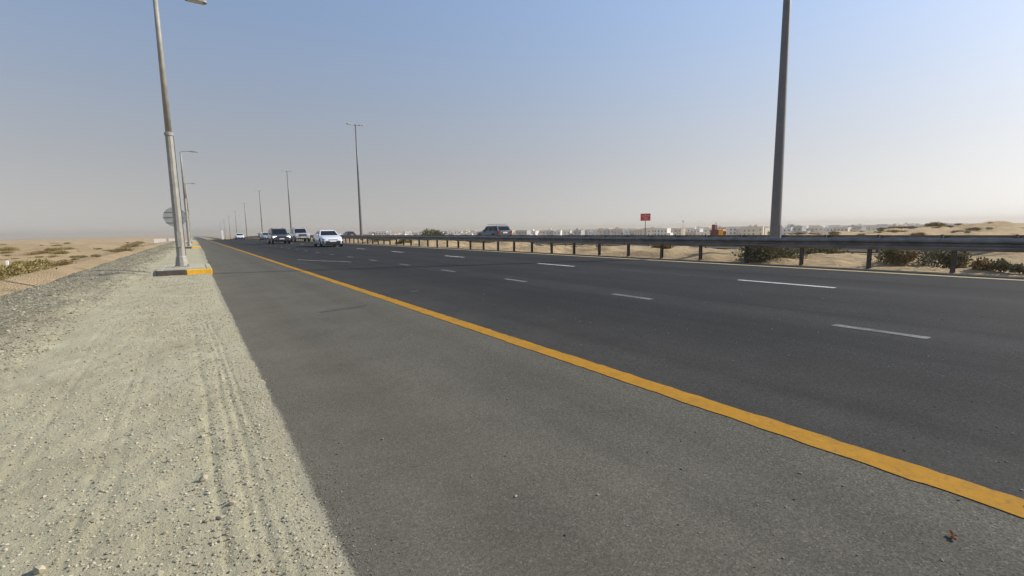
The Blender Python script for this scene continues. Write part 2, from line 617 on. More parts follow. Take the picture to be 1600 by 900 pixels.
def terrain(x, y):
    x = np.asarray(x, float)
    y = np.asarray(y, float)
    p = profile(y)
    left = sstep(-3.6, -9.5, x)
    dl = np.maximum(0, -x - 4)
    zl = -0.75 * left - 4.2 * sstep(25, 420, dl)
    zl = zl + fbm(x / 9.0, y / 8.0, 5, 3) * 0.85 * sstep(1, 14, dl) + fbm(x / 2.2, y / 1.8, 3, 13) * 0.22 * sstep(1, 8, dl) + fbm(x / 75.0, y / 60.0, 3, 9) * 2.2 * sstep(15, 160, dl)
    dr = np.maximum(0, x - 38.5)
    zr = -9.4 * (1 - np.exp(-dr / 160.0)) + fbm(x / 22.0, y / 16.0, 5, 21) * 0.5 * sstep(2, 25, dr)
    dune = -0.3 + 1.5 * sstep(34, 6, y) + fbm(x / 15.0, y / 9.0, 4, 61) * (0.5 + 0.6 * sstep(40, 10, y))
    wd = np.exp(-(np.maximum(0, np.abs(x - 92) - 14) / 26.0) ** 2) * sstep(50, 38, y)
    zr = zr * (1 - wd) + dune * wd + fbm(x / 6.0, y / 2.4, 4, 33) * 0.75 * sstep(1, 10, dr)
    m = sstep(MED_L + 0.1, MED_L + 1.4, x) * (1 - sstep(MED_R - 1.6, MED_R - 0.2, x))
    zm = -0.055 + m * (0.10 + 0.42 * fbm(x / 2.2, y / 3.0, 4, 41) + 0.13 * fbm(x / 0.7, y / 0.8, 3, 51))
    z = np.where(x < 5, zl, np.where(x < 31, zm, zr - 0.05))
    under = ((x > -4.6) & (x < 14.7)) | ((x > 24.75) & (x < 37.2))
    z = np.where(under, -0.35, z)
    # the road's fall beyond the crest carries its surroundings with it, fading out across the plain
    w = np.exp(-np.maximum(0, np.abs(x - 15) - 25) / 60.0)
    z = z + p * w
    return z


xs = np.array(sorted([-x for x in grow(5.0, 0.22, 1.035, 3000)] + list(np.arange(-5.0, 14.6, 0.9)) + list(np.arange(14.7, 25.0, 0.14)) +
                     list(np.arange(25.2, 37.2, 1.0)) + [x for x in grow(37.2, 0.3, 1.03, 3000)]))
ys = np.array(sorted([-y for y in grow(0.0, 0.3, 1.06, 400)] + list(np.arange(0, 30, 0.16)) + grow(30, 0.2, 1.018, 3000)))
desert = put('desert_ground', grid_mesh('desert_ground', xs, ys, terrain, MAT['desert']))
tag(desert, 'tan desert sand spreading out on both sides of the highway', 'ground', kind='structure')

YR = np.array(list(np.arange(-40, 110, 5.0)) + grow(110, 4, 1.05, 2600))


def strip(name, x0, x1, dz, mat, parent=None, ys_=YR, ragged=0.0, seed=1):
    xs_ = np.array([x0, x1])
    me = grid_mesh(name, xs_, ys_, lambda X, Y: profile(Y) + dz, mat)
    return put(name, me, parent)


road = strip('road', 2.74, EDGE_R, 0.0, MAT['road'])
tag(road, 'dark three lane highway carriageway with faded lane dashes', 'road', kind='structure')
shoulder = strip('hard_shoulder', -0.2, 2.74, 0.0, MAT['hardshoulder'])
tag(shoulder, 'brownish worn asphalt hard shoulder left of the yellow line', 'road', kind='structure')
opp = strip('opposite_road', OPP_L, OPP_R, -0.01, MAT['road'])
tag(opp, 'far carriageway beyond the sandy median and both guardrails', 'road', kind='structure')


def line_strip(name, x, w, mat, parent, y0, y1, seed):
    """a painted line whose edges waver by a few millimetres"""
    ys_ = np.array([y for y in np.concatenate([np.arange(y0, min(y1, 14), 0.06), np.arange(max(y0, 14), y1, 1.0), [y1]])])
    ys_ = np.unique(ys_)
    jl = vnoise(ys_ * 14, ys_ * 0, seed) * 0.02 + vnoise(ys_ * 1.1, ys_ * 0, seed + 5) * 0.008
    jr = vnoise(ys_ * 14, ys_ * 0, seed + 2) * 0.02 + vnoise(ys_ * 1.1, ys_ * 0, seed + 5) * 0.008
    z = profile(ys_) + 0.004
    v = np.stack([np.stack([x - w / 2 + jl, ys_, z], -1), np.stack([x + w / 2 + jr, ys_, z], -1)], 1).reshape(-1, 3)
    i = np.arange(len(ys_) - 1) * 2
    return put(name, np_mesh(name, v, np.stack([i, i + 1, i + 3, i + 2], -1), mat), parent)


line_strip('edge_line', 2.81, 0.182, MAT['yellow'], road, -12, 420, 3)
line_strip('edge_line', 14.16, 0.34, MAT['yellow_pale'], road, -12, 420, 8)
line_strip('edge_line', OPP_L + 0.7, 0.15, MAT['yellow_pale'], opp, -12, 300, 13).location.z = -0.008
k = -3
while 1.63 + 3.63 * k < 130:
    y0 = 1.63 + 3.63 * k
    line_strip('lane_dash', 6.32, 0.135, MAT['white_worn'], road, y0, y0 + 0.9, 20 + k)
    k += 1
k = -2
while 4.05 + 7.5 * k < 160:
    y0 = 4.05 + 7.5 * k
    line_strip('lane_dash', 10.1, 0.13, MAT['white'], road, y0, y0 + 1.95, 60 + k)
    k += 1
# the slanting painted stroke across the first lane
pts = [on_ground(465, 405.8), on_ground(492, 407.2), on_ground(512, 408.2), on_ground(530, 408.4), on_ground(549, 409.6)]
mb = MB()
rings = []
for p in pts:
    rings.append([(p[0] - 0.05, p[1] - 0.16, 0.0045), (p[0] + 0.05, p[1] + 0.16, 0.0045)])
mb.loft(rings, caps=False, closed=False)
mb.build('slanted_marking', MAT['white_worn'], road)


# small dark patches, thin ragged sheets just above the asphalt
MAT['patch_dark'] = simple('dark_patch', (0.062, 0.05, 0.045), 0.85, 0, 0.3, 6)
for (ua, va, ub, vb, wd_, par) in ((500, 488, 572, 477, 0.11, shoulder), (640, 456.5, 655, 454, 0.05, road)):
    pa, pb_ = on_ground(ua, va), on_ground(ub, vb)
    mb = MB()
    rings = []
    for i in range(13):
        tt = i / 12
        c_ = pa * (1 - tt) + pb_ * tt
        hw_ = wd_ * (0.25 + 0.75 * math.sin(math.pi * tt)) * random.uniform(0.6, 1.2)
        off = random.uniform(-0.03, 0.03)
        rings.append([(c_[0], c_[1] - hw_ + off, 0.0035), (c_[0], c_[1] + hw_ + off, 0.0035)])
    mb.loft(rings, caps=False, closed=False)
    mb.build('dark_patch', MAT['patch_dark'], par)


# ---- the verge: packed sand with tyre tracks, then a gravel bank
def verge_h(X, Y):
    p = profile(Y)
    fade = 1.0 / (1.0 + (Y / 22.0) ** 2)
    ragg = np.interp(Y, [0, 1.6, 3.5, 5.2, 12, 17, 46], [0.31, 0.32, 0.37, 0.36, 0.33, 0.36, 0.58])
    ragg = ragg + 0.06 * vnoise(Y * 0.7, Y * 0, 96) + 0.03 * vnoise(Y * 3.1, Y * 0, 97) + 0.016 * vnoise(Y * 13, Y * 0, 98)
    h = 0.018 + fbm(X / 1.1, Y / 1.5, 4, 71) * 0.016 + fbm(X / 0.16, Y / 0.17, 4, 81) * 0.012 * fade + fbm(X / 0.05, Y / 0.05, 3, 85) * 0.006 * fade
    # tyre tracks pressed into it, with lug marks
    for xc, wd, dp, sd in ((0.15, 0.016, 0.020, 1), (0.205, 0.012, 0.022, 2), (0.10, 0.011, 0.014, 3), (-0.01, 0.015, 0.013, 4),
                           (-0.42, 0.02, 0.007, 5), (-0.50, 0.014, 0.008, 6), (-0.86, 0.02, 0.008, 7), (-0.95, 0.016, 0.007, 8), (0.02, 0.25, 0.006, 9)):
        xw = xc + 0.10 * (vnoise(Y * 0.22, Y * 0, 90) + 0.25 * vnoise(Y * 1.0, Y * 0, 91 + sd)) - 0.012 * Y
        lug = 0.65 + 0.5 * np.sin(Y * 150 + sd)
        h = h - dp * np.exp(-((X - xw) / wd) ** 2) * lug * np.exp(-(Y / 7.0) ** 2)
    # thins out over the asphalt edge
    h = h * (1 - 0.85 * sstep(ragg - 0.30, ragg - 0.06, X)) + 0.012 * sstep(ragg - 0.30, ragg - 0.06, X)
    h = h - 0.05 * sstep(ragg - 0.12, ragg + 0.22, X)
    # gravel bank
    g = sstep(-1.25, -2.0, X)
    h = h + g * (0.05 + fbm(X / 0.09, Y / 0.09, 3, 87) * 0.018 * fade + fbm(X / 0.6, Y / 2.5, 3, 88) * 0.09)
    h = h - 0.95 * sstep(-2.9, -5.4, X)
    return p + h


xs_v = np.concatenate([np.arange(-5.6, -1.6, 0.032), np.arange(-1.6, 0.56, 0.0135)])
ys_v = np.array(sorted([-y for y in grow(-0.6, 0.05, 1.05, 30)] + grow(0.6, 0.0135, 1.0045, 8) + grow(8, 0.035, 1.011, 60) + grow(60, 1, 1.06, 420)))
verge = put('verge', grid_mesh('verge', xs_v, ys_v, verge_h, MAT['verge']))
tag(verge, 'pale packed sand verge with tyre tracks and a grey gravel bank', 'verge', kind='structure')


def stones(name, P, S, mat, flat=0.62):
    """many small angular stones as one mesh; P: centres, S: radii"""
    t = (1 + 5 ** 0.5) / 2
    ico = np.array([(-1, t, 0), (1, t, 0), (-1, -t, 0), (1, -t, 0), (0, -1, t), (0, 1, t), (0, -1, -t), (0, 1, -t), (t, 0, -1), (t, 0, 1), (-t, 0, -1), (-t, 0, 1)]) / 1.902
    fa = np.array([(0, 11, 5), (0, 5, 1), (0, 1, 7), (0, 7, 10), (0, 10, 11), (1, 5, 9), (5, 11, 4), (11, 10, 2), (10, 7, 6), (7, 1, 8),
                   (3, 9, 4), (3, 4, 2), (3, 2, 6), (3, 6, 8), (3, 8, 9), (4, 9, 5), (2, 4, 11), (6, 2, 10), (8, 6, 7), (9, 8, 1)])
    n = len(P)
    v = ico[None] * RNG.uniform(0.62, 1.3, (n, 12, 1))
    v = v * np.stack([RNG.uniform(0.8, 1.5, n), RNG.uniform(0.7, 1.2, n), RNG.uniform(0.45, 0.85, n)], -1)[:, None, :]
    th = RNG.uniform(0, 6.28, n)
    c, s = np.cos(th)[:, None], np.sin(th)[:, None]
    x, y = v[..., 0] * c - v[..., 1] * s, v[..., 0] * s + v[..., 1] * c
    v = np.stack([x, y, v[..., 2]], -1) * S[:, None, None] + P[:, None, :]
    f = (fa[None] + (np.arange(n) * 12)[:, None, None]).reshape(-1, 3)
    return np_mesh(name, v.reshape(-1, 3), f, mat, False)


def scatter(n, x0, x1, ymin, ymax, power=1.0):
    x = RNG.uniform(x0, x1, n)
    t = RNG.random(n)
    y = ymin * (ymax / ymin) ** (t ** power)
    return x, y


# pebbles on the packed sand
x, y = scatter(30000, -1.75, 0.42, 1.2, 18.0)
clump = vnoise(x * 1.5 + 7, y * 0.9, 5) + 0.35 * np.exp(-((x + 0.02) / 0.22) ** 2)
keep = clump + RNG.uniform(-0.5, 0.4, len(x)) > -0.05
x, y = x[keep], y[keep]
s = 0.0030 + 0.0055 * RNG.random(len(x)) ** 2 + 0.007 * (RNG.random(len(x)) > 0.97) * RNG.random(len(x))
s = s * (0.75 + 0.06 * y)
z = verge_h(x, y) + s * 0.25
peb = put('verge_pebbles', stones('verge_pebbles', np.stack([x, y, z], -1), s, MAT['pebble']))
tag(peb, 'loose pale pebbles strewn over the packed sand verge', 'pebbles', kind='stuff')
# crushed gravel of the bank
x, y = scatter(30000, -4.6, -1.35, 4.0, 60.0)
keep = (x + 0.5 * vnoise(x * 0.8, y * 0.5, 14) + RNG.normal(0, 0.18, len(x)) < -1.55)
x, y = x[keep], y[keep]
s = (0.006 + 0.010 * RNG.random(len(x)) ** 2 + 0.016 * (RNG.random(len(x)) > 0.985)) * (0.8 + 0.02 * y)
z = verge_h(x, y) + s * 0.25
gra = put('bank_gravel', stones('bank_gravel', np.stack([x, y, z], -1), s, MAT['gravel']))
tag(gra, 'grey crushed gravel covering the bank left of the verge', 'gravel', kind='stuff')
# chippings along the crumbling asphalt edge and grit on the asphalt
x, y = scatter(7000, 0.25, 0.70, 1.3, 14.0)
keep = RNG.random(len(x)) < np.exp(-np.abs(x - 0.40) / 0.07)
x, y = x[keep], y[keep]
s = 0.0018 + 0.0022 * RNG.random(len(x))
x2, y2 = scatter(1700, 0.45, 9.0, 0.35, 14.0)
s2 = 0.0016 + 0.0062 * RNG.random(len(x2)) ** 4
x, y, s = np.concatenate([x, x2]), np.concatenate([y, y2]), np.concatenate([s, s2])
z = np.maximum(verge_h(np.minimum(x, 0.55), y), 0.0) + s * 0.3
z = np.where(x > 0.54, s * 0.3, z)
chi = put('asphalt_chippings', stones('asphalt_chippings', np.stack([x, y, z], -1), s, MAT['chip']))
tag(chi, 'dark chippings and grit along the crumbling asphalt edge', 'grit', kind='stuff')

# larger stones that can be picked out one by one
for (u, v, r, lab) in ((318, 746, 0.022, 'large pale stone with a dark shadowed side beside the tyre tracks'),
                       (62, 892, 0.024, 'dark stone half buried at the bottom left of the verge'),
                       (264, 537 * 0.5 + 450, 0.014, 'small white stone in the middle of the packed verge'),
                       (362, 785, 0.016, 'grey stone right of the large pale stone, near the tyre tracks'),
                       (345, 806, 0.015, 'tan stone below the large pale stone on the verge'),
                       (247, 895, 0.018, 'pale stone at the bottom edge of the verge')):
    p = on_ground(u, v, 0.03)
    zz = float(verge_h(np.array([p[0]]), np.array([p[1]]))[0])
    me = stones('stone', np.array([[0, 0, r * 0.35]]), np.array([r]), MAT['pebble'])
    o = put('stone', me)
    o.location = (p[0], p[1], zz)
    tag(o, lab, 'stone')

# the crumpled brown leaf lying on the hard shoulder
p = on_ground(1488, 841)
mb = MB()
n = 7
for i in range(n):
    tt = i / (n - 1)
    wv = 0.011 * math.sin(math.pi * (0.12 + 0.8 * tt))
    zc = 0.004 + 0.010 * math.sin(tt * 5.2) ** 2
    mb.v += [(-0.022 + 0.044 * tt, -wv, zc + 0.006 * math.cos(i * 2.1)), (-0.022 + 0.044 * tt, 0.001 * math.sin(i * 2), zc - 0.003), (-0.022 + 0.044 * tt, wv, zc + 0.007 * math.sin(i * 1.7 + 1))]
for i in range(n - 1):
    for j in range(2):
        q = i * 3 + j
        mb.f.append((q, q + 1, q + 4, q + 3))
o = mb.build('dead_leaf', MAT['dead_leaf'])
sol = o.modifiers.new('thick', 'SOLIDIFY')
sol.thickness = 0.0015
o.location = (p[0], p[1], 0.003)
o.rotation_euler = (0, 0, 0.6)
tag(o, 'small crumpled brown leaf on the asphalt near the yellow line', 'leaf')


# ------------------------------------------------------------------ guardrails
W = [(0.0, 0.310), (0.020, 0.307), (0.030, 0.292), (0.078, 0.262), (0.082, 0.235), (0.078, 0.212), (0.012, 0.172), (0.010, 0.138),
     (0.078, 0.098), (0.082, 0.075), (0.078, 0.048), (0.030, 0.018), (0.020, 0.003), (0.0, 0.0)]


def beam_mesh(length):
    mb = MB()
    th = 0.004
    ring = [(d, z) for d, z in W] + [(d - th, z + (0.001 if z < 0.15 else -0.001)) for d, z in reversed(W)]
    rr = []
    for yy in (0.0, length):
        rr.append([(-d, yy, z) for d, z in ring])
    mb.loft(rr)
    return mb.mesh('beam', MAT['galv_dark'], False)


def post_mesh(h, depth):
    mb = MB()
    # rolled channel post, open towards the oncoming traffic's back
    mb.box(0.0, 0.11, 0.043, 0.05, -depth, h)
    mb.box(0.0, 0.008, -0.03, 0.043, -depth, h)
    mb.box(0.102, 0.11, -0.03, 0.043, -depth, h)
    return mb.mesh('post', MAT['post'])


def guardrail(x, y0, n_post, step, top, face, label, ztop_post, post_mat=None):
    root = thing('guardrail', label, 'guardrail', (x, y0, 0))
    bm_ = beam_mesh(step * 2 + 0.12)
    pm = post_mesh(ztop_post, 0.5)
    sm = MB().box(-0.004, 0.07, -0.06, 0.06, top - 0.27, top - 0.04).mesh('spacer', MAT['post'])
    for i in range(n_post):
        yy = step * i
        z = float(profile(y0 + yy))
        po = put('post', pm, root)
        po.location = (0.075 * face, yy, z)
        po.rotation_euler = (random.gauss(0, 0.008), random.gauss(0, 0.008), (math.pi if face < 0 else 0) + random.gauss(0, 0.03))
        if i < 60:
            s_ = put('spacer', sm, po)
            s_.location = (-0.075, 0, 0)
        if i % 2 == 0 and i + 2 < n_post:
            b = put('beam', bm_, root)
            z2 = float(profile(y0 + yy + 2 * step))
            b.location = ((-0.0045 if (i // 2) % 2 else 0.0) * face, yy + (0 if face > 0 else 2 * step), (z if face > 0 else z2) + top - 0.31 + random.gauss(0, 0.003))
            tilt = math.atan2(z2 - z, 2 * step)
            b.rotation_euler = (tilt, 0, 0) if face > 0 else (-tilt, 0, math.pi)
    return root


guardrail(15.36, 3.66 - 8 * 1.757, 176, 1.757, 0.82, 1, 'long grey corrugated guardrail along the near edge of the median', 0.80)
guardrail(23.75, -16.0, 170, 2.0, 0.735, -1, 'far dark guardrail on the opposite side of the sandy median', 0.76)


# ------------------------------------------------------------------ lamp posts
def single_lamp(x, y, label):
    z0 = float(profile(y)) + 0.165
    t = thing('street_lamp', label, 'street lamp', (x, y, z0), 0, 'single arm lamps along the verge')
    t['group'] = 'single arm lamps along the verge'
    b = MB().bevbox(-0.21, 0.21, -0.21, 0.21, 0.0, 0.03, 0.006).build('base_plate', MAT['galv'], t)
    for sx in (-1, 1):
        for sy in (-1, 1):
            bo = MB().tube((0.165 * sx, 0.165 * sy, 0.03), (0.165 * sx, 0.165 * sy, 0.075), 0.016, 0.016, 6).build('bolt', MAT['post'], b)
    MB().turned([(0.175, 0.03), (0.172, 0.16), (0.14, 0.33), (0.122, 0.36), (0.118, 1.6), (0.105, 4.22)], k=10).build('lower_pole', MAT['galv'], t)
    MB().turned([(0.105, 4.2), (0.128, 4.205), (0.128, 4.29), (0.098, 4.31)], k=12).build('collar', MAT['galv'], t)
    MB().turned([(0.09, 4.3), (0.072, 7.2), (0.062, 8.45)], k=10).build('upper_pole', MAT['galv'], t, True)
    MB().box(-0.055, 0.055, -0.133, -0.116, 0.65, 1.15).build('access_door', MAT['galv'], t)
    MB().path([(0.122, 0.03, 0.36), (0.122, 0.03, 1.6), (0.108, 0.03, 4.2)], [0.016, 0.016, 0.014], 6).build('dark_side_tube', MAT['black'], t)  # thin dark tube down the right side of the lower pole
    MB().path([(0, 0, 8.38), (0.1, 0, 8.47), (0.35, 0, 8.51), (0.85, 0, 8.53)], [0.045, 0.04, 0.034, 0.03], 8).build('arm', MAT['galv'], t)
    h = MB()
    rr = []
    for xx, wy, zt, zb in ((0.70, 0.05, 8.56, 8.50), (0.80, 0.12, 8.59, 8.485), (1.05, 0.155, 8.60, 8.48), (1.28, 0.13, 8.575, 8.482), (1.36, 0.07, 8.545, 8.49)):
        rr.append([(xx, -wy, zb), (xx, wy, zb), (xx, wy, (zt + zb) / 2), (xx, wy * 0.6, zt), (xx, -wy * 0.6, zt), (xx, -wy, (zt + zb) / 2)])
    hd = h.loft(rr).build('lamp_head', MAT['galv'], t)
    MB().box(0.84, 1.26, -0.11, 0.11, 8.468, 8.482).build('lens', MAT['lens'], hd)
    return t


def kerb_island(x0, x1, y0, y1, label):
    z0 = float(profile(y0))
    t = thing('kerb_island', label, 'kerb', ((x0 + x1) / 2, y0, z0), 0, 'painted kerb islands round the verge lamps')
    cx = (x0 + x1) / 2
    w2, dpt, th, h = (x1 - x0) / 2, y1 - y0, 0.15, 0.17

    def stone(ax, bx, ay, by, m):
        o = MB().bevbox(ax + 0.004, bx - 0.004, ay + 0.004, by - 0.004, -0.12, h, 0.018).build('kerb_stone', MAT[m], t)
        return o
    stone(-w2, 0.035, 0, th, 'kerb_brown')
    stone(0.035, w2, 0, th, 'kerb_yellow')
    n = max(2, round((dpt - 2 * th) / 0.6))
    st = (dpt - 2 * th) / n
    for i in range(n):
        a_, b_ = th + i * st, th + (i + 1) * st
        stone(-w2, -w2 + th, a_, b_, 'concrete')
        stone(w2 - th, w2, a_, b_, 'concrete')
    stone(-w2, 0.035, dpt - th, dpt, 'concrete')
    stone(0.035, w2, dpt - th, dpt, 'concrete')
    MB().box(-w2 + th, w2 - th, th, dpt - th, -0.1, h - 0.008).build('concrete_fill', MAT['concrete'], t)
    return t


kerb_island(-1.0, 0.40, 17.2, 20.3, 'brown and yellow painted kerb island round the nearest verge lamp')
single_lamp(-0.39, 19.1, 'tall single arm street lamp nearest on the left, on painted kerb')
kerb_island(-0.95, 0.45, 50.6, 53.7, 'brown and yellow painted kerb island round the second verge lamp')
single_lamp(-0.36, 52.6, 'second single arm street lamp along the left verge')
kerb_island(-0.95, 0.45, 82.6, 85.7, 'brown and yellow painted kerb island round the farthest verge lamp')
single_lamp(-0.36, 84.6, 'farthest single arm street lamp along the left verge')
# broken piece of kerb lying at the end of the island
o = MB().quadbox([(-0.13, -0.1, 0), (0.12, -0.12, 0), (0.13, 0.1, 0), (-0.1, 0.12, 0), (-0.06, -0.09, 0.07), (0.11, -0.1, 0.15), (0.12, 0.08, 0.14), (-0.04, 0.1, 0.06)]).build('kerb_rubble', MAT['concrete'])
o.location = (-1.2, 17.3, float(verge_h(np.array([-1.2]), np.array([17.3]))[0]) - 0.01)
tag(o, 'broken lump of pale concrete at the left end of the kerb', 'rubble')


def double_lamp(x, y, label):
    z0 = float(terrain(np.array([x]), np.array([y]))[0]) - 0.05
    top = 15.75 - max(0.0, z0) * 0
    t = thing('highway_lamp', label, 'street lamp', (x, y, z0), 0, 'double arm lamps along the median')
    MB().bevbox(-0.34, 0.34, -0.34, 0.34, -0.2, 0.18, 0.03).build('footing', MAT['concrete'], t)
    MB().turned([(0.205, 0.17), (0.2, 0.4), (0.135, 9.5), (0.085, 15.7)], k=12).build('mast', MAT['mast'], t, True)
    MB().box(-0.07, 0.07, -0.212, -0.18, 0.75, 1.35).build('access_door', MAT['mast'], t)
    MB().turned([(0.10, 15.62), (0.10, 15.82), (0.03, 15.86)], k=10).build('cap', MAT['mast'], t)
    for sx in (-1, 1):
        MB().path([(0, 0, 15.72), (0.6 * sx, 0, 15.76)], [0.04, 0.035], 8).build('arm', MAT['galv'], t)
        rr = []
        for xx, wy, zt, zb in ((0.42, 0.06, 15.80, 15.73), (0.55, 0.16, 15.84, 15.72), (1.05, 0.17, 15.87, 15.76), (1.22, 0.08, 15.86, 15.79)):
            rr.append([(xx * sx, -wy, zb), (xx * sx, wy, zb), (xx * sx, wy * 0.7, zt), (xx * sx, -wy * 0.7, zt)])
        hd = MB().loft(rr).build('lamp_head', MAT['galv'], t)
        MB().quadbox([(min(0.6 * sx, 1.02 * sx), -0.11, 15.722 if sx < 0 else 15.712), (max(0.6 * sx, 1.02 * sx), -0.11, 15.735), (max(0.6 * sx, 1.02 * sx), 0.11, 15.735), (min(0.6 * sx, 1.02 * sx), 0.11, 15.722),
                      (min(0.6 * sx, 1.02 * sx), -0.11, 15.75), (max(0.6 * sx, 1.02 * sx), -0.11, 15.75), (max(0.6 * sx, 1.02 * sx), 0.11, 15.75), (min(0.6 * sx, 1.02 * sx), 0.11, 15.75)]).build('lens', MAT['lens'], hd)
    return t


ordw = ['nearest', 'second', 'third', 'fourth', 'fifth', 'sixth', 'seventh', 'eighth', 'ninth']
for i in range(9):
    double_lamp(19.5, 10.1 + 56.9 * i, ('nearest tall highway lamp mast, rising out of the picture behind the guardrail' if i == 0 else
                                        '%s tall double arm highway lamp in the median, counted from the nearest' % ordw[i]))

# round traffic sign seen from the back
t = thing('road_sign', 'round traffic sign seen from its grey back, behind the nearest lamp', 'road sign', (-0.67, 28.0, 0.02))
MB().tube((0, 0.05, -0.3), (0, 0.05, 2.5), 0.035, 0.035, 10).build('post', MAT['galv'], t)
rr = []
for yy, r in ((-0.004, 0.455), (-0.012, 0.462), (0.006, 0.462)):
    rr.append([(r * math.cos(2 * math.pi * i / 40), yy, 2.04 + r * math.sin(2 * math.pi * i / 40)) for i in range(40)])
MB().loft(rr).build('disc', MAT['sign_back'], t)
for zz in (1.79, 2.04, 2.29):
    hw = math.sqrt(0.45 ** 2 - (zz - 2.04) ** 2) * 0.93
    MB().box(-hw, hw, -0.03, -0.0125, zz - 0.011, zz + 0.011).build('stiffener', MAT['sign_bar'], t)

# red board beyond the far carriageway
pb = at_dist(1008.5, 345, 75.0)
zt = float(terrain(np.array([pb[0]]), np.array([pb[1]]))[0])
t = thing('sign_board', 'red board with white lettering on a post beyond the far carriageway', 'sign', (pb[0], pb[1], zt), -math.atan2(pb[0], pb[1]))
hb = pb[2] - zt
MB().tube((0, 0.04, -0.3), (0, 0.04, hb + 0.95), 0.05, 0.05, 8).build('post', MAT['post'], t)
brd = MB().box(-0.72, 0.72, -0.02, 0.02, hb, hb + 1.08).build('board', MAT['red'], t)
for zz, hw, hh in ((0.93, 0.17, 0.05), (0.73, 0.62, 0.075), (0.50, 0.30, 0.06), (0.33, 0.26, 0.05), (0.12, 0.55, 0.06)):
    # rows of short strokes: the writing is too small to read
    mb = MB()
    xx = -hw
    while xx < hw - 0.02:
        w_ = random.uniform(0.05, 0.13)
        q = random.uniform(0.6, 1.0)
        mb.box(xx, min(hw, xx + w_), -0.0235, -0.0205, hb + zz - hh / 2 * q, hb + zz + hh / 2 * q)
        xx += w_ + 0.022
    mb.build('lettering', MAT['white_flat'], brd)


# ------------------------------------------------------------------ cars
def car_paint(name, col, rough=0.3, metal=0.0):
    m, nt, b = new_mat(name)
    f = noise(nt, coords(nt), 2.5, 4)
    L(nt, ramp(nt, f, [(0.3, tuple(c * 0.93 for c in col)), (0.7, col)]), b.inputs['Base Color'])
    b.inputs['Roughness'].default_value = rough
    b.inputs['Metallic'].default_value = metal
    b.inputs['Coat Weight'].default_value = 0.6
    b.inputs['Coat Roughness'].default_value = 0.08
    return m


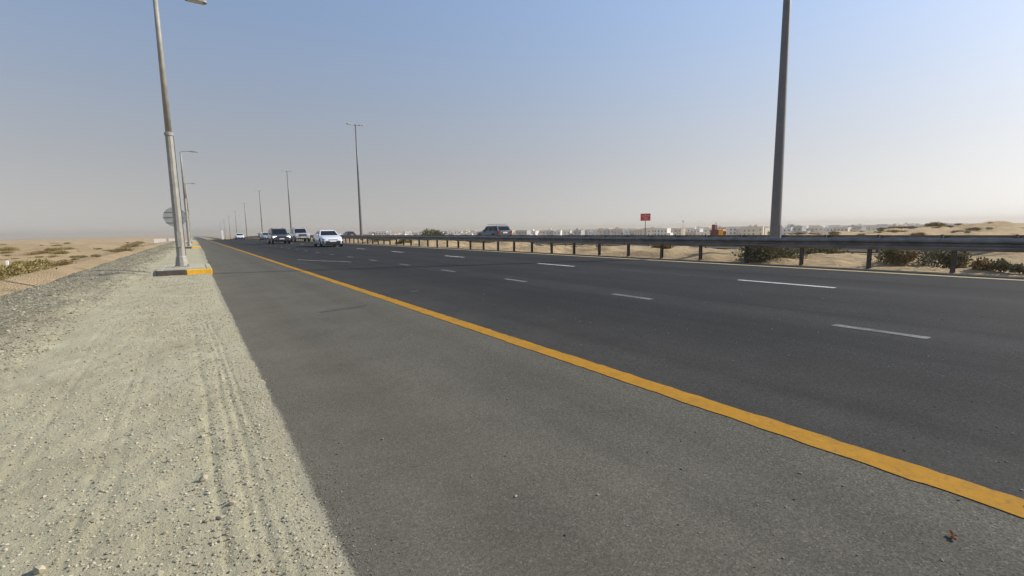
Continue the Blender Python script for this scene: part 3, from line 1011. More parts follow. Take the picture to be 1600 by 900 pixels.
def build_car(name, label, cat, loc, heading, spec, paint_, group, lights=False, plate=True):
    """x forward, y left, z up; spec gives stations (x, z_low, z_belt, half_width) and the cabin outline"""
    t = thing(name, label, cat, loc, heading, group)
    ln, hw = spec['len'], spec['hw']
    zs = spec['sill']
    rr = []
    for (x, zl, zb, w) in spec['hull']:
        w *= hw
        rr.append([(x, -w * 0.92, zl), (x, w * 0.92, zl), (x, w, zl + 0.12), (x, w, zl + (zb - zl) * 0.62), (x, w * 0.93, zb - 0.03), (x, w * 0.72, zb),
                   (x, -w * 0.72, zb), (x, -w * 0.93, zb - 0.03), (x, -w, zl + (zb - zl) * 0.62), (x, -w, zl + 0.12)])
    MB().loft(rr).build('body', paint_, t, True).data.polygons.foreach_set('use_smooth', [False] * 0 or [True] * (len(rr) - 1) * 10 + [False, False])
    # cabin: base ring on the belt line, roof ring above
    xb0, xb1, xr0, xr1, zb, zr = spec['cabin']           # base rear/front, roof rear/front, belt z, roof z
    wb, wr = hw * 0.90, hw * spec.get('roofw', 0.70)
    roof = MB()
    ringb = [(xb0, -wb, zb), (xb1, -wb, zb), (xb1, wb, zb), (xb0, wb, zb)]
    ringm = [(xr0 - 0.03, -wr - 0.03, zr - 0.06), (xr1 + 0.05, -wr - 0.03, zr - 0.06), (xr1 + 0.05, wr + 0.03, zr - 0.06), (xr0 - 0.03, wr + 0.03, zr - 0.06)]
    ringt = [(xr0 + 0.12, -wr + 0.1, zr), (xr1 - 0.15, -wr + 0.1, zr), (xr1 - 0.15, wr - 0.1, zr), (xr0 + 0.12, wr - 0.1, zr)]
    roof.loft([ringb, ringm, ringt]).build('roof', spec.get('roofmat', paint_), t)

    def pane(nm, c, off, inset=(0.06, 0.05), mat='glass'):
        c = [Vector(q) for q in c]
        nrm = (c[1] - c[0]).cross(c[3] - c[0]).normalized()
        ii, jj = inset

        def bl(u, v):
            return (c[0] * (1 - u) + c[1] * u) * (1 - v) + (c[3] * (1 - u) + c[2] * u) * v
        q = [bl(ii, jj), bl(1 - ii, jj), bl(1 - ii, 1 - jj), bl(ii, 1 - jj)]
        mb = MB()
        mb.quadbox([p_ - nrm * 0.005 for p_ in q] + [p_ + nrm * off for p_ in q])
        return mb.build(nm, MAT[mat], t)
    pane('windscreen', [ringb[1], ringb[2], ringm[2], ringm[1]], 0.008, (0.055, 0.06))
    pane('rear_window', [ringb[3], ringb[0], ringm[0], ringm[3]], 0.008, (0.08, 0.12))
    nside = spec.get('nside', 2)
    for sgn in (-1, 1):
        A, B = (ringb[0], ringb[1]) if sgn < 0 else (ringb[2], ringb[3])
        D, C = (ringm[0], ringm[1]) if sgn < 0 else (ringm[2], ringm[3])
        A, B, C, D = map(Vector, (A, B, C, D))
        for j in range(nside):
            u0, u1 = j / nside, (j + 1) / nside
            pane('side_window', [A.lerp(B, u0), A.lerp(B, u1), D.lerp(C, u1), D.lerp(C, u0)], 0.007, (0.07, 0.1))
        # mirror
        mx = xb1 - 0.42
        rr2 = []
        for yy, sc in ((hw * 0.93, 0.5), (hw * 0.98, 1.0), (hw * 1.13, 0.9)):
            rr2.append([(mx - 0.04 * sc, yy * sgn, zb + 0.0), (mx + 0.09 * sc, yy * sgn, zb + 0.02), (mx + 0.09 * sc, yy * sgn, zb + 0.14 * sc + 0.02), (mx - 0.04 * sc, yy * sgn, zb + 0.15 * sc)])
        MB().loft(rr2).build('mirror', spec.get('mirmat', paint_), t)
        # door seams: thin proud sill
        MB().box(-ln * 0.2, ln * 0.2, *(sorted((sgn * hw * 0.93, sgn * (hw + 0.012)))), zs - 0.02, zs + 0.09).build('side_sill', MAT['black'], t)
    # wheels in dark arches
    wr_, ww = spec['wheel'], 0.21
    for xw in spec['axles']:
        for sgn in (-1, 1):
            yo = sgn * (hw + 0.012)
            MB().tube((xw, sgn * (hw - 0.1), wr_ + 0.02), (xw, sgn * (hw + 0.006), wr_ + 0.02), wr_ + 0.055, None, 20).build('wheel_arch', MAT['black'], t)
            wo = MB().tube((xw, yo - sgn * ww, wr_), (xw, yo, wr_), wr_, None, 20).build('wheel', MAT['dark'], t)
            MB().tube((xw, yo - sgn * 0.03, wr_), (xw, yo + sgn * 0.006, wr_), wr_ * 0.64, wr_ * 0.58, 14).build('rim', MAT['rim'], wo)
    # front
    xf, xr = ln / 2, -ln / 2
    for (nm, y0, y1, z0, z1, mat, dx) in spec['front']:
        for sgn in ((1, -1) if nm in ('headlight', 'fog_lamp', 'bumper_vent', 'bumper_corner', 'running_light') else (1,)):
            a_, b_ = sorted((y0 * sgn, y1 * sgn))
            back = 0.30 if nm == 'headlight' else 0.12
            o_ = MB().bevbox(xf - back + dx, xf + 0.012 + dx, a_ * hw, b_ * hw, z0, z1, 0.012).build(nm, MAT['lit' if (lights and nm == 'headlight') else mat] if isinstance(mat, str) else mat, t)
    for (nm, y0, y1, z0, z1, mat, dx) in spec['rear']:
        for sgn in ((1, -1) if nm == 'tail_light' else (1,)):
            a_, b_ = sorted((y0 * sgn, y1 * sgn))
            MB().bevbox(xr - 0.012 - dx, xr + 0.12 - dx, a_ * hw, b_ * hw, z0, z1, 0.012).build(nm, MAT[mat], t)
    for xx in spec.get('bed', ()):
        MB().box(*xx).build('cargo_bed', MAT['black'], t)
    for q in spec.get('rails', ()):
        MB().path([(q[0], q[2] * hw, q[3]), (q[0] + 0.1, q[2] * hw, q[3] + 0.05), (q[1] - 0.1, q[2] * hw, q[3] + 0.05), (q[1], q[2] * hw, q[3])], [0.02] * 4, 6).build('roof_rail', MAT['black'], t)
    return t


SEDAN = dict(len=4.88, hw=0.92, sill=0.22, wheel=0.34, axles=(1.45, -1.38), roofw=0.66, nside=2,
             hull=[(-2.44, 0.42, 0.92, 0.80), (-2.36, 0.28, 1.02, 0.92), (-1.7, 0.20, 1.05, 1.0), (0.0, 0.18, 0.98, 1.0), (0.85, 0.18, 0.97, 1.0), (1.7, 0.20, 0.86, 0.99), (2.2, 0.22, 0.74, 0.92), (2.40, 0.24, 0.64, 0.82), (2.44, 0.30, 0.56, 0.72)],
             cabin=(-1.85, 1.02, -0.95, 0.22, 0.95, 1.445),
             front=[('upper_grille', -0.42, 0.42, 0.575, 0.635, 'black', -0.02), ('lower_grille', -0.66, 0.66, 0.22, 0.50, 'black', 0.004), ('number_plate', -0.29, 0.29, 0.43, 0.53, 'plate', 0.014),
                    ('headlight', 0.50, 0.90, 0.60, 0.675, 'smoke', -0.085), ('bumper_vent', 0.68, 0.92, 0.30, 0.52, 'black', -0.04), ('bumper_lip', -0.7, 0.7, 0.17, 0.24, 'black', -0.02)],
             rear=[('tail_light', 0.5, 0.88, 0.72, 0.88, 'tail', 0.0), ('number_plate', -0.28, 0.28, 0.62, 0.72, 'plate', 0.0)])
SUV = dict(len=4.9, hw=0.97, sill=0.34, wheel=0.40, axles=(1.48, -1.42), roofw=0.76, nside=3,
           hull=[(-2.45, 0.5, 1.05, 0.86), (-2.40, 0.36, 1.16, 0.94), (-1.6, 0.30, 1.17, 1.0), (0.0, 0.28, 1.14, 1.0), (0.9, 0.28, 1.12, 1.0), (1.8, 0.32, 1.06, 1.0), (2.3, 0.36, 0.99, 0.95), (2.42, 0.40, 0.90, 0.88), (2.45, 0.46, 0.84, 0.84)],
           cabin=(-2.36, 1.0, -2.02, 0.36, 1.11, 1.80),
           front=[('grille', -0.46, 0.46, 0.66, 0.90, 'black', 0.0), ('grille_trim', -0.50, 0.50, 0.90, 0.94, 'chrome', 0.0), ('headlight', 0.54, 0.92, 0.72, 0.90, 'lens', -0.02), ('lower_grille', -0.6, 0.6, 0.40, 0.53, 'black', 0.0),
                  ('number_plate', -0.27, 0.27, 0.55, 0.655, 'plate', 0.014), ('fog_lamp', 0.66, 0.84, 0.46, 0.56, 'lens', -0.02)],
           rear=[('tail_light', 0.66, 0.93, 0.86, 1.12, 'tail', 0.0), ('number_plate', -0.30, 0.30, 0.84, 0.98, 'plate', 0.01), ('rear_bumper', -0.85, 0.85, 0.42, 0.58, 'black', 0.03)],
           rails=[(-1.8, 0.2, 0.62, 1.80), (-1.8, 0.2, -0.62, 1.80)])
BIGSUV = dict(SUV)
BIGSUV.update(hw=1.0, wheel=0.43, cabin=(-2.36, 0.95, -2.05, 0.45, 1.2, 1.93),
              hull=[(-2.45, 0.55, 1.12, 0.86), (-2.40, 0.44, 1.22, 0.94), (-1.6, 0.38, 1.25, 1.0), (0.0, 0.36, 1.23, 1.0), (0.9, 0.36, 1.22, 1.0), (1.8, 0.40, 1.20, 1.0), (2.32, 0.44, 1.16, 0.96), (2.42, 0.48, 1.06, 0.9), (2.45, 0.54, 1.0, 0.86)],
              front=[('grille', -0.52, 0.52, 0.76, 1.06, 'black', 0.0), ('grille_bar', -0.50, 0.50, 0.89, 0.93, 'chrome', 0.02), ('grille_trim', -0.56, 0.56, 1.06, 1.10, 'chrome', 0.0), ('headlight', 0.58, 0.94, 0.84, 1.06, 'lens', -0.02),
                     ('lower_grille', -0.7, 0.7, 0.46, 0.58, 'black', 0.0), ('number_plate', -0.27, 0.27, 0.60, 0.70, 'plate', 0.014), ('fog_lamp', 0.70, 0.86, 0.52, 0.62, 'lens', -0.02)],
              rails=[(-1.8, 0.2, 0.62, 1.93), (-1.8, 0.2, -0.62, 1.93)])
HATCH = dict(SEDAN)
P_ = dict(white=car_paint('white_car_paint', (0.74, 0.76, 0.80)), pearl=car_paint('pearl_silver_paint', (0.52, 0.52, 0.53), 0.3, 0.3),
          dark=car_paint('dark_grey_blue_paint', (0.075, 0.08, 0.10), 0.3, 0.4), blue=car_paint('pale_blue_grey_paint', (0.36, 0.42, 0.47), 0.3, 0.3),
          silver=car_paint('silver_grey_paint', (0.11, 0.115, 0.12), 0.3, 0.4), charcoal=car_paint('charcoal_paint', (0.05, 0.048, 0.055), 0.3, 0.3),
          green=car_paint('pale_green_truck_paint', (0.42, 0.52, 0.44), 0.5))


def zc(y):
    return float(profile(y)) + 0.002


TOWARD, AWAY = -math.pi / 2, math.pi / 2
near_g, far_g = 'cars coming towards the camera', 'cars on the far carriageway'
build_car('car', 'white sedan with black grille driving towards the camera, nearest of the cars', 'car', (9.95, 44.6, zc(44)), TOWARD + R_(-2.5), SEDAN, P_['white'], near_g)
build_car('car', 'dark blue grey car with lit headlights left of the big silver one', 'car', (8.45, 62.8, zc(62)), TOWARD, SUV, P_['dark'], near_g, True)
build_car('car', 'big pearl silver off-roader with wide chrome grille in the far lane', 'car', (12.7, 74.0, zc(73)), TOWARD, BIGSUV, P_['pearl'], near_g)
build_car('car', 'pale blue grey car half hidden behind the dark car', 'car', (12.0, 106, zc(106)), TOWARD, SEDAN, P_['blue'], near_g)
build_car('car', 'white car far up the road, left of the other oncoming cars', 'car', (9.3, 133, zc(133)), TOWARD, SEDAN, P_['white'], near_g)
build_car('car', 'silver grey estate car seen from behind on the far carriageway', 'car', (28.6, 46.6, -0.006), AWAY, dict(SUV, cabin=(-2.36, 1.0, -1.95, 0.25, 1.08, 1.70)), P_['silver'], far_g)
build_car('car', 'dark car behind the guardrails right of the white sedan', 'car', (28.2, 106, -0.006), AWAY, SEDAN, P_['charcoal'], far_g)

# pale green box truck far off on the opposite carriageway
ty = 206.0
t = thing('truck', 'pale green box truck far away between two oncoming cars', 'truck', (30.6, ty, float(profile(ty)) - 0.008))
MB().bevbox(-1.22, 1.22, -2.4, 3.6, 0.95, 3.7, 0.05).build('cargo_box', P_['green'], t)
MB().loft([[(-1.1, 3.7, 0.5), (1.1, 3.7, 0.5), (1.1, 5.5, 0.5), (-1.1, 5.5, 0.5)], [(-1.1, 3.7, 1.6), (1.1, 3.7, 1.6), (1.1, 5.5, 1.6), (-1.1, 5.5, 1.6)], [(-1.0, 3.7, 2.6), (1.0, 3.7, 2.6), (1.0, 5.1, 2.6), (-1.0, 5.1, 2.6)]]).build('cab', P_['white'], t)
MB().box(-0.5, 0.5, -2.4, 5.2, 0.6, 0.94).build('chassis', MAT['black'], t)
for yy in (-1.3, 4.4):
    for sx in (-1, 1):
        MB().tube((sx * 0.85, yy, 0.5), (sx * 1.15, yy, 0.5), 0.5, None, 14).build('wheel', MAT['dark'], t)


# ------------------------------------------------------------------ the orange machine on the sand
def zt_at(x, y):
    return float(terrain(np.array([x]), np.array([y]))[0])


mx, my = 85.0, 55.4
t = thing('construction_machine', 'orange construction machine, its shaded side painted dark red, with dark arm, on sand', 'machine', (mx, my, zt_at(mx, my) + 0.05), -math.atan2(mx, my) - 0.62)
hs = (1.55 - zt_at(mx, my)) / 4.15
t.scale = (0.72, 0.8, hs)
# local: x to the right as seen from the road, y away
body = MB().bevbox(-0.6, 1.5, -1.1, 1.1, 0.75, 3.1, 0.06).build('body', MAT['maroon'], t)
for i in range(3):
    MB().box(-0.45 + 0.62 * i, 0.05 + 0.62 * i, -1.125, -1.101, 1.2, 2.7).build('side_panel', MAT['maroon'], body)
MB().bevbox(-1.0, -0.1, -0.55, 0.55, 3.1, 4.15, 0.05).build('engine_tower', MAT['maroon'], t)
MB().bevbox(-1.15, -0.61, -0.9, 0.9, 0.75, 3.0, 0.05).build('front_panel', MAT['maroon'], t)
rr = [[(1.502, -1.05, 0.8), (1.502, 1.05, 0.8), (1.502, 1.05, 3.0), (1.502, -1.05, 3.0)], [(2.6, -0.62, 0.8), (2.6, 0.62, 0.8), (2.45, 0.62, 3.15), (2.45, -0.62, 3.15)]]
cab = MB().loft(rr).build('cab', MAT['orange'], t)
MB().box(2.47, 2.62, -0.42, 0.42, 2.0, 2.75).build('cab_window', MAT['glass'], cab)
MB().path([(-1.1, 0, 1.7), (-2.2, 0, 1.25), (-3.6, 0, 0.95)], [0.16, 0.15, 0.13], 8).build('arm', MAT['black'], t)
MB().path([(-3.9, 0, 0.7), (-3.1, 0, 1.75)], [0.12, 0.2], 8).build('boom', MAT['black'], t)
MB().loft([[(-4.6, -0.7, 0.1), (-3.5, -0.7, 0.1), (-3.5, 0.7, 0.1), (-4.6, 0.7, 0.1)], [(-4.4, -0.6, 1.1), (-3.8, -0.6, 1.3), (-3.8, 0.6, 1.3), (-4.4, 0.6, 1.1)]]).build('bucket', MAT['black'], t)
MB().box(-1.3, 3.0, -0.6, 0.6, 0.5, 0.8).build('chassis', MAT['black'], t)
for xx in (-0.7, 2.3):
    for sy in (-1, 1):
        MB().tube((xx, sy * 0.7, 0.55), (xx, sy * 1.08, 0.55), 0.56, None, 16).build('wheel', MAT['dark'], t)


# ------------------------------------------------------------------ vegetation
def bush_meshes(name, n, rad, h, leaf, seed, spiky=0.5, size=0.05):
    """many small leaf blades spread through an uneven dome, with twigs"""
    g = np.random.default_rng(seed)
    # clump centres give light and dark lumps and gaps
    nc = max(5, int(9 * rad))
    ca = g.uniform(0, 6.28, nc)
    cr = rad * np.sqrt(g.random(nc)) * 0.75
    cc = np.stack([cr * np.cos(ca), cr * np.sin(ca), h * (0.25 + 0.5 * g.random(nc)) * (1 - 0.6 * (cr / rad) ** 2)], -1)
    pick = g.integers(0, nc, n)
    p = cc[pick] + g.normal(0, 1, (n, 3)) * np.array([rad * 0.22, rad * 0.22, h * 0.20])
    p[:, 2] = np.clip(np.abs(p[:, 2]), 0.01, h * 1.1)
    out = p - np.array([0, 0, -0.15 * h])
    d = out / (np.linalg.norm(out, axis=1, keepdims=True) + 1e-6)
    d = d * spiky + g.normal(0, 0.6, (n, 3)) + np.array([0, 0, 0.35])
    d /= np.linalg.norm(d, axis=1, keepdims=True)
    s = np.cross(d, g.normal(0, 1, (n, 3)))
    s /= np.linalg.norm(s, axis=1, keepdims=True)
    ln = size * g.uniform(0.7, 1.8, (n, 1))
    wd = ln * g.uniform(0.18, 0.42, (n, 1))
    v = np.stack([p, p + d * ln * 0.5 + s * wd, p + d * ln, p + d * ln * 0.5 - s * wd], 1).reshape(-1, 3)
    i = np.arange(n) * 4
    fol = np_mesh(name + '_foliage', v, np.stack([i, i + 1, i + 2, i + 3], -1), leaf, False)
    mb = MB()
    for c in cc:
        mid = c * 0.5 + g.normal(0, 0.05 * rad, 3)
        mid[2] = max(0.02, c[2] * 0.45)
        mb.path([(0.1 * c[0], 0.1 * c[1], -0.05), tuple(mid), tuple(c)], [0.012 * rad + 0.008, 0.009 * rad + 0.005, 0.004], 4)
        for _ in range(2):
            q = c + g.normal(0, 1, 3) * np.array([rad * 0.25, rad * 0.25, h * 0.2])
            q[2] = abs(q[2]) + 0.03
            mb.tube(tuple(c), tuple(q), 0.005, 0.002, 4)
    return fol, mb.mesh(name + '_stems', MAT['twig'])


def plant(name, label, cat, loc, meshes, rz, sc, group):
    t = thing(name, label, cat, loc, rz, group)
    t.scale = sc if isinstance(sc, tuple) else (sc, sc, sc)
    put('foliage', meshes[0], t)
    put('stems', meshes[1], t)
    return t


mg = 'shrubs in the sandy median'


def med(u, v, x):
    """where the pixel's sight line crosses the vertical plane at x"""
    w = ray(u, v)
    return w[1] * x / w[0]


big = bush_meshes('median_bush', 4200, 0.95, 0.72, MAT['leaf_grey'], 5, 1.1, 0.065)
plant('shrub', 'wide grey green shrub under the guardrail beside the nearest highway lamp', 'shrub', (16.45, med(1203, 405, 16.45), 0.0), big, 0.3, (1.0, 0.92, 1.0), mg)
for (u, x, r, h, m_, sd, lab) in ((1384, 16.6, 0.42, 0.55, 'leaf_grey', 21, 'thin twiggy shrub left of the dark shrub under the guardrail'),
                                  (1418, 16.9, 0.48, 0.42, 'leaf_dry', 22, 'low brownish shrub between two twiggy shrubs under the guardrail'),
                                  (1462, 16.8, 0.62, 0.62, 'leaf_grey', 23, 'dense dark shrub at the right-hand guardrail post'),
                                  (1500, 16.9, 0.36, 0.50, 'leaf_grey', 24, 'small twiggy shrub just right of the right-hand guardrail post'),
                                  (1543, 16.0, 0.26, 0.22, 'leaf_dry', 25, 'small tuft of dry grass below the guardrail at far right'),
                                  (1566, 16.0, 0.2, 0.26, 'leaf_grey', 26, 'spiky grass tuft below the guardrail at far right'),
                                  (1596, 15.9, 0.2, 0.16, 'leaf_grey', 27, 'grass tuft cut by the right edge of the picture')):
    yy = med(u, 410, x)
    plant('shrub', lab, 'shrub', (x, yy, zt_at(x, yy)), bush_meshes('shrub', int(1500 * r + 250), r, h, MAT[m_], sd, 1.3, 0.055), 0.0, 1.0, mg)
for (x, y, r, h, m_, sd, lab) in ((17.2, 53.0, 0.95, 0.85, 'leaf_green', 31, 'rounded green shrub in the median near the second highway lamp'),
                                  (18.6, 55.0, 0.8, 0.7, 'leaf_olive', 32, 'yellowish shrub just right of the rounded green one in the median'),
                                  (16.6, 43.2, 0.8, 0.55, 'leaf_olive', 33, 'low olive shrub at the foot of the guardrail in the median'),
                                  (22.4, 12.6, 0.5, 0.3, 'leaf_dry', 34, 'low dry bush at the foot of the far guardrail'),
                                  (20.5, 16.5, 0.45, 0.25, 'leaf_dry', 35, 'dark dry bush on the median sand below the red board'),
                                  (21.8, 9.4, 0.9, 0.5, 'leaf_grey', 36, 'spreading bush behind the wide shrub, at the far guardrail')):
    plant('shrub', lab, 'shrub', (x, y, zt_at(x, y)), bush_meshes('shrub', 1700, r, h, MAT[m_], sd, 0.8, 0.085), 0.0, 1.0, mg)
p = at_dist(673, 361, 126)
zz = zt_at(p[0], p[1])
plant('desert_tree', 'dark spreading desert tree behind the far guardrail, left of the estate car', 'tree', (p[0], p[1], zz), bush_meshes('desert_tree', 4200, 2.6, 1.25 - zz + 0.1, MAT['leaf_green'], 44, 0.6, 0.3), 0, 1.0, 'desert trees')

# scrub of the left plain
protos = []
for i, (m_, r, h) in enumerate((('leaf_olive', 0.9, 0.42), ('leaf_dry', 1.0, 0.40), ('leaf_olive', 1.3, 0.5), ('leaf_dry', 0.7, 0.32), ('leaf_olive', 0.6, 0.34), ('leaf_olive', 1.0, 0.45))):
    protos.append((bush_meshes('scrub', 2300, r, h, MAT[m_], 60 + i, 0.8, 0.065), ('olive', 'dry brown', 'broad olive', 'small dry', 'small olive', 'rounded olive')[i]))
lg = 'scrub bushes on the left plain'
spots = []
for (u, v, k_, sc) in ((35, 436, 1, 1.0), (18, 428, 1, 1.1), (30, 415, 2, 1.0), (45, 408, 0, 1.0), (72, 420, 5, 0.75), (100, 408, 5, 0.9), (84, 402, 2, 1.0), (62, 403, 1, 0.8), (60, 436, 3, 0.7), (72, 434, 4, 0.6),
                       (5, 407, 0, 0.9), (25, 404, 3, 1.0), (8, 440, 1, 0.8), (130, 403, 0, 0.9), (150, 401, 4, 1.1), (170, 393, 2, 0.9), (185, 391, 0, 0.8), (215, 388, 0, 1.0), (228, 386, 2, 1.0), (200, 388, 1, 0.9),
                       (120, 412, 4, 0.6), (140, 410, 3, 0.5)):
    w = ray(u, v)
    z = -0.8
    for _ in range(12):
        p = on_ground(u, v, z)
        z = zt_at(p[0], p[1])
    if p[1] < 400 and p[0] < -5.6:
        spots.append((p[0], p[1], k_, sc * 0.46))
tries = 0
while len(spots) < 195 and tries < 20000:
    tries += 1
    y = 14 * (230 / 14.0) ** (random.random() ** 1.1)
    x = -5.3 - random.random() * (3 + y * 0.40)
    if all((x - q[0]) ** 2 + (y - q[1]) ** 2 > (0.65 + 0.010 * y) ** 2 for q in spots):
        spots.append((x, y, random.randrange(6), random.choice((0.25, 0.4, 0.5, 0.65, 0.9)) * random.uniform(0.8, 1.15) * (1 + 0.005 * y)))
for (x, y, k_, sc) in spots:
    me, colr = protos[k_]
    band = 'close to the gravel bank' if (x > -12 and y < 60) else ('between bank and far plain' if y < 60 else 'in the middle of the left plain' if y < 120 else 'far off on the left plain')
    t = thing('scrub_bush', '%s low scrub bush %s' % (colr, band), 'bush', (x, y, zt_at(x, y) - 0.02), random.uniform(0, 6.28), lg + ', ' + colr + ', ' + band)
    t.scale = (sc, sc, sc * random.uniform(0.8, 1.15))
    put('foliage', me[0], t)
    if y < 60:
        put('stems', me[1], t)
# scrub on the right dunes
rg = 'scrub bushes on the right dunes'
cnt = 0
while cnt < 104:
    d = 50 * (150 / 50.0) ** random.random()
    az = R_(random.uniform(62, 84))
    x, y = d * math.sin(az), d * math.cos(az)
    if x < 41 or (abs(x - mx) < 9 and abs(y - my) < 9):
        continue
    cnt += 1
    me, colr = protos[random.choice((0, 1, 1, 3, 5))]
    sc = random.choice((0.25, 0.35, 0.45, 0.6, 0.95)) * random.uniform(0.8, 1.2)
    band = 'just beyond the far road' if d < 62 else 'on the nearer sand beyond the far road' if d < 95 else 'on the distant dunes at right'
    t = thing('scrub_bush', '%s scrub bush %s' % (colr, band), 'bush', (x, y, zt_at(x, y) - 0.03), random.uniform(0, 6.28), rg + ', ' + colr + ', ' + band)
    t.scale = (sc, sc, sc)
    put('foliage', me[0], t)
# little white marker post on the left
p = on_ground(13, 424, -0.6)
o = MB().bevbox(-0.06, 0.06, -0.04, 0.04, -0.2, 0.55, 0.01).build('marker_post', MAT['white_flat'])
o.location = (p[0], p[1], zt_at(p[0], p[1]))
tag(o, 'short white marker post among the scrub at the left edge', 'post')

# ------------------------------------------------------------------ far settlement
WALLS = [simple('villa_white', (0.72, 0.70, 0.66), 0.85, 0, 0.06, 0.6), simple('villa_cream', (0.62, 0.54, 0.42), 0.85, 0, 0.06, 0.6),
         simple('villa_sand', (0.50, 0.41, 0.30), 0.85, 0, 0.08, 0.6), simple('villa_grey', (0.36, 0.36, 0.36), 0.85, 0, 0.08, 0.6)]
MAT['pane'] = simple('villa_window_glass', (0.05, 0.06, 0.075), 0.2, 0, 0.1, 2)
MAT['door'] = simple('villa_door', (0.12, 0.075, 0.045), 0.6, 0, 0.1, 2)


def villa_proto(k_):
    g = random.Random(100 + k_)
    w, d, h = g.uniform(9, 15), g.uniform(8, 13), g.choice((4.2, 7.6, 7.8, 8.2))
    two = h > 5
    wall = MB()
    wall.box(-w / 2, w / 2, -d / 2, d / 2, -2, h)
    wing = g.random() < 0.7
    if wing:
        wall.box(w / 2 - 0.4, w / 2 + g.uniform(3, 5), -d / 2 + 1.1, d / 2 - 1.4, -2, h * g.uniform(0.45, 0.62))
    if g.random() < 0.6:
        wall.box(-w / 2 + 1.0, -w / 2 + 4.2, -1.4, 2.2, h - 0.1, h + g.uniform(1.8, 2.8))
    par = MB()
    t_ = 0.25
    par.box(-w / 2 - 0.12, w / 2 + 0.12, -d / 2 - 0.12, -d / 2 + t_, h + 0.003, h + 0.85)
    par.box(-w / 2 - 0.12, w / 2 + 0.12, d / 2 - t_, d / 2 + 0.12, h + 0.003, h + 0.85)
    par.box(-w / 2 - 0.12, -w / 2 + t_, -d / 2 + t_, d / 2 - t_, h + 0.003, h + 0.84)
    par.box(w / 2 - t_, w / 2 + 0.12, -d / 2 + t_, d / 2 - t_, h + 0.003, h + 0.84)
    wins = []
    cols = max(2, int(w / 3.6))
    for fl in range(2 if two else 1):
        for c in range(cols):
            x_ = -w / 2 + (c + 0.5) * w / cols
            if fl == 0 and c == cols // 2:
                wins.append(('door', x_, -d / 2, 0.0, 1.4, 2.5))
            else:
                wins.append(('window', x_, -d / 2, 1.0 + fl * 3.6, 1.5, 1.7))
    for fl in range(2 if two else 1):
        wins.append(('side', -w / 2, g.uniform(-d / 4, d / 4), 1.0 + fl * 3.6, 1.4, 1.6))
    return wall, par, wins


VP = []
for k_ in range(9):
    wall, par, wins = villa_proto(k_)
    wm = [(wall.mesh('wall', WALLS[j])) for j in range(4)]
    pm = [(par.mesh('parapet', WALLS[j])) for j in range(4)]
    wl = []
    for (kd, x_, y_, z_, ww, hh) in wins:
        if kd == 'side':
            me = MB().box(x_ - 0.06, x_ + 0.05, y_ - ww / 2, y_ + ww / 2, z_, z_ + hh).mesh('window', MAT['pane'])
            wl.append(('window', me))
        else:
            me = MB().box(x_ - ww / 2, x_ + ww / 2, y_ - 0.06, y_ + 0.05, z_, z_ + hh).mesh(kd, MAT['pane' if kd == 'window' else 'door'])
            wl.append((kd, me))
    VP.append((wm, pm, wl))


def villa(x, y, rz, label, group, full=True, k_=None, j=None, sc=1.0):
    k_ = random.randrange(9) if k_ is None else k_
    j = random.choice((0, 0, 0, 0, 1, 1, 2, 3)) if j is None else j
    wm, pm, wl = VP[k_]
    t = thing('villa', label, 'villa', (x, y, zt_at(x, y)), rz, group)
    t.scale = (sc, sc, sc)
    put('wall', wm[j], t)
    put('parapet', pm[j], t)
    if full:
        for kd, me in wl:
            put(kd, me, t)
    return t


bands = [(500, 760, 'left of the estate car'), (760, 1000, 'between estate car and red board'), (1000, 1130, 'between red board and orange machine'),
         (1130, 1215, 'between orange machine and lamp mast'), (1215, 1600, 'right of the big lamp mast')]
cw = ('white', 'cream', 'sand coloured', 'grey')
n_v = 0
for row, (d0, d1, step) in enumerate(((560, 640, 9.0), (690, 790, 8.5), (860, 1010, 9.0), (1150, 1350, 11.0))):
    u = 566.0 + 3 * row
    while u < 1476:
        u += step * random.uniform(0.55, 1.6)
        if random.random() < 0.16:
            u += step
        d = random.uniform(d0, d1)
        if u < 760:
            d *= 1.25
        p = at_dist(u, 360, d)
        k_, j = random.randrange(9), random.choice((0, 0, 0, 0, 1, 1, 2, 3))
        bd = [b[2] for b in bands if b[0] <= u < b[1]][0]
        rw = ('in front row', 'in second row', 'in third row', 'in back row')[row]
        villa(p[0], p[1], -math.atan2(p[0], p[1]) + random.uniform(-0.5, 0.5), '%s villa %s, %s' % (cw[j], rw, bd),
              'far villas: %s, %s, %s' % (cw[j], rw, bd), row < 2, k_, j, random.uniform(0.8, 1.12))
        n_v += 1
# trees among the villas
tp = bush_meshes('far_tree', 420, 3.0, 4.6, MAT['leaf_green'], 77, 0.3, 0.8)
for i in range(34):
    u = random.uniform(590, 1470)
    d = random.uniform(520, 800)
    p = at_dist(u, 360, d)
    bd = [b[2] for b in bands if b[0] <= u < b[1]][0]
    plant('garden_tree', 'dark green tree among the far villas %s' % bd, 'tree', (p[0], p[1], zt_at(p[0], p[1])), tp, random.uniform(0, 6), random.uniform(0.7, 1.3), 'trees among the far villas, ' + bd)
# two thin masts above the roofs
for (u, vtop, d, lab) in ((1067.5, 344.5, 600, 'thin mast with a small head rising above the villas right of the red board'), (1119, 347.5, 640, 'thin mast above the villas just left of the orange machine')):
    p = at_dist(u, vtop, d)
    z0 = zt_at(p[0], p[1])
    t = thing('antenna_mast', lab, 'mast', (p[0], p[1], z0))
    hh = p[2] - z0
    MB().turned([(0.45, 0), (0.3, hh * 0.5), (0.2, hh)], k=6).build('pole', MAT['galv'], t)
    MB().turned([(0.3, hh - 1.6), (0.9, hh - 1.5), (0.9, hh - 0.2), (0.3, hh)], k=8).build('head', MAT['galv'], t)

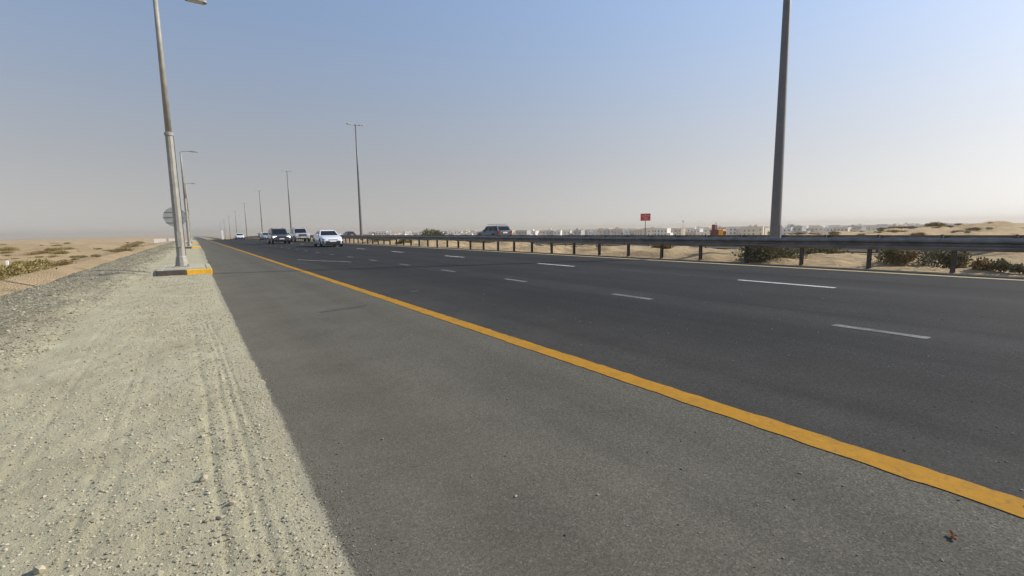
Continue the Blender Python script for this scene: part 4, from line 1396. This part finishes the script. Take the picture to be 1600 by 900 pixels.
# far things straight up the road and on the left
p = at_dist(406, 366, 400)
t = villa(p[0] + 3, p[1], 0.15, 'low pale building with a brown roof edge behind the oncoming cars', 'roadside buildings', True, 2, 1, 0.7)
x0, x1, yw = -14.6, -5.6, 262.0
zb = zt_at(-10, yw)
t = thing('boundary_wall', 'long low white wall far off left of the lamp posts', 'wall', (-10.2, yw, zb))
for i in range(2):
    a_, b_ = ((-4.4, 0.1), (0.9, 4.6))[i]
    MB().bevbox(a_, b_, -0.12, 0.12, -0.5, 1.55 + (-0.6 - zb) * 0.35, 0.02).build('wall_panel', WALLS[0], t)
MB().box(0.2, 0.8, -0.2, 0.2, -0.5, 1.9 + (-0.6 - zb) * 0.3).build('gate_pier', WALLS[3], t)
p = at_dist(347.8, 371, 225)
t = thing('sign_pillar', 'tall thin white pillar at the far end of the road', 'pillar', (p[0], p[1], float(profile(p[1]))))
hh = 2.9 - float(profile(p[1]))
MB().bevbox(-0.35, 0.35, -0.1, 0.1, 0, hh, 0.02).build('panel', MAT['white_flat'], t)
MB().bevbox(-0.5, 0.5, -0.25, 0.25, -0.2, 0.25, 0.03).build('plinth', MAT['concrete'], t)

# ------------------------------------------------------------------ look-alikes are told apart by their order from left to right
ORD = ['leftmost', 'second', 'third', 'fourth', 'fifth', 'sixth', 'seventh', 'eighth', 'ninth', 'tenth', 'eleventh', 'twelfth', 'thirteenth', 'fourteenth',
       'fifteenth', 'sixteenth', 'seventeenth', 'eighteenth', 'nineteenth', 'twentieth', 'twenty-first', 'twenty-second', 'twenty-third', 'twenty-fourth']
by_label = {}
for o in COL.objects:
    if o.parent is None and 'label' in o and 'category' in o:
        by_label.setdefault(o['label'], []).append(o)
for lab, obs in by_label.items():
    if 1 < len(obs) <= len(ORD):
        def screen_u(o):
            c = CAM.T @ (np.array(o.location) - np.array([0, 0, EYE]))
            return c[0] / max(0.1, c[2])
        obs.sort(key=screen_u)
        for i, o in enumerate(obs):
            o['label'] = lab + (', leftmost such' if i == 0 else ', %s from left' % ORD[i])

# ------------------------------------------------------------------ haze
hz = MB().box(-3050, 3050, -430, 3050, -16, 19).build('haze', None)
hz.data.materials.clear()
hm = bpy.data.materials.new('haze_air')
hm.use_nodes = True
nt = hm.node_tree
for n in list(nt.nodes):
    if n.type == 'BSDF_PRINCIPLED':
        nt.nodes.remove(n)
pv = nt.nodes.new('ShaderNodeVolumePrincipled')
pv.inputs['Color'].default_value = (0.55, 0.527, 0.49, 1)
pv.inputs['Density'].default_value = 0.0005
pv.inputs['Anisotropy'].default_value = 0.25
outn = [n for n in nt.nodes if n.type == 'OUTPUT_MATERIAL'][0]
nt.links.new(pv.outputs[0], outn.inputs['Volume'])
hz.data.materials.append(hm)
tag(hz, 'pale dusty haze over the desert and the highway', 'haze', kind='stuff')
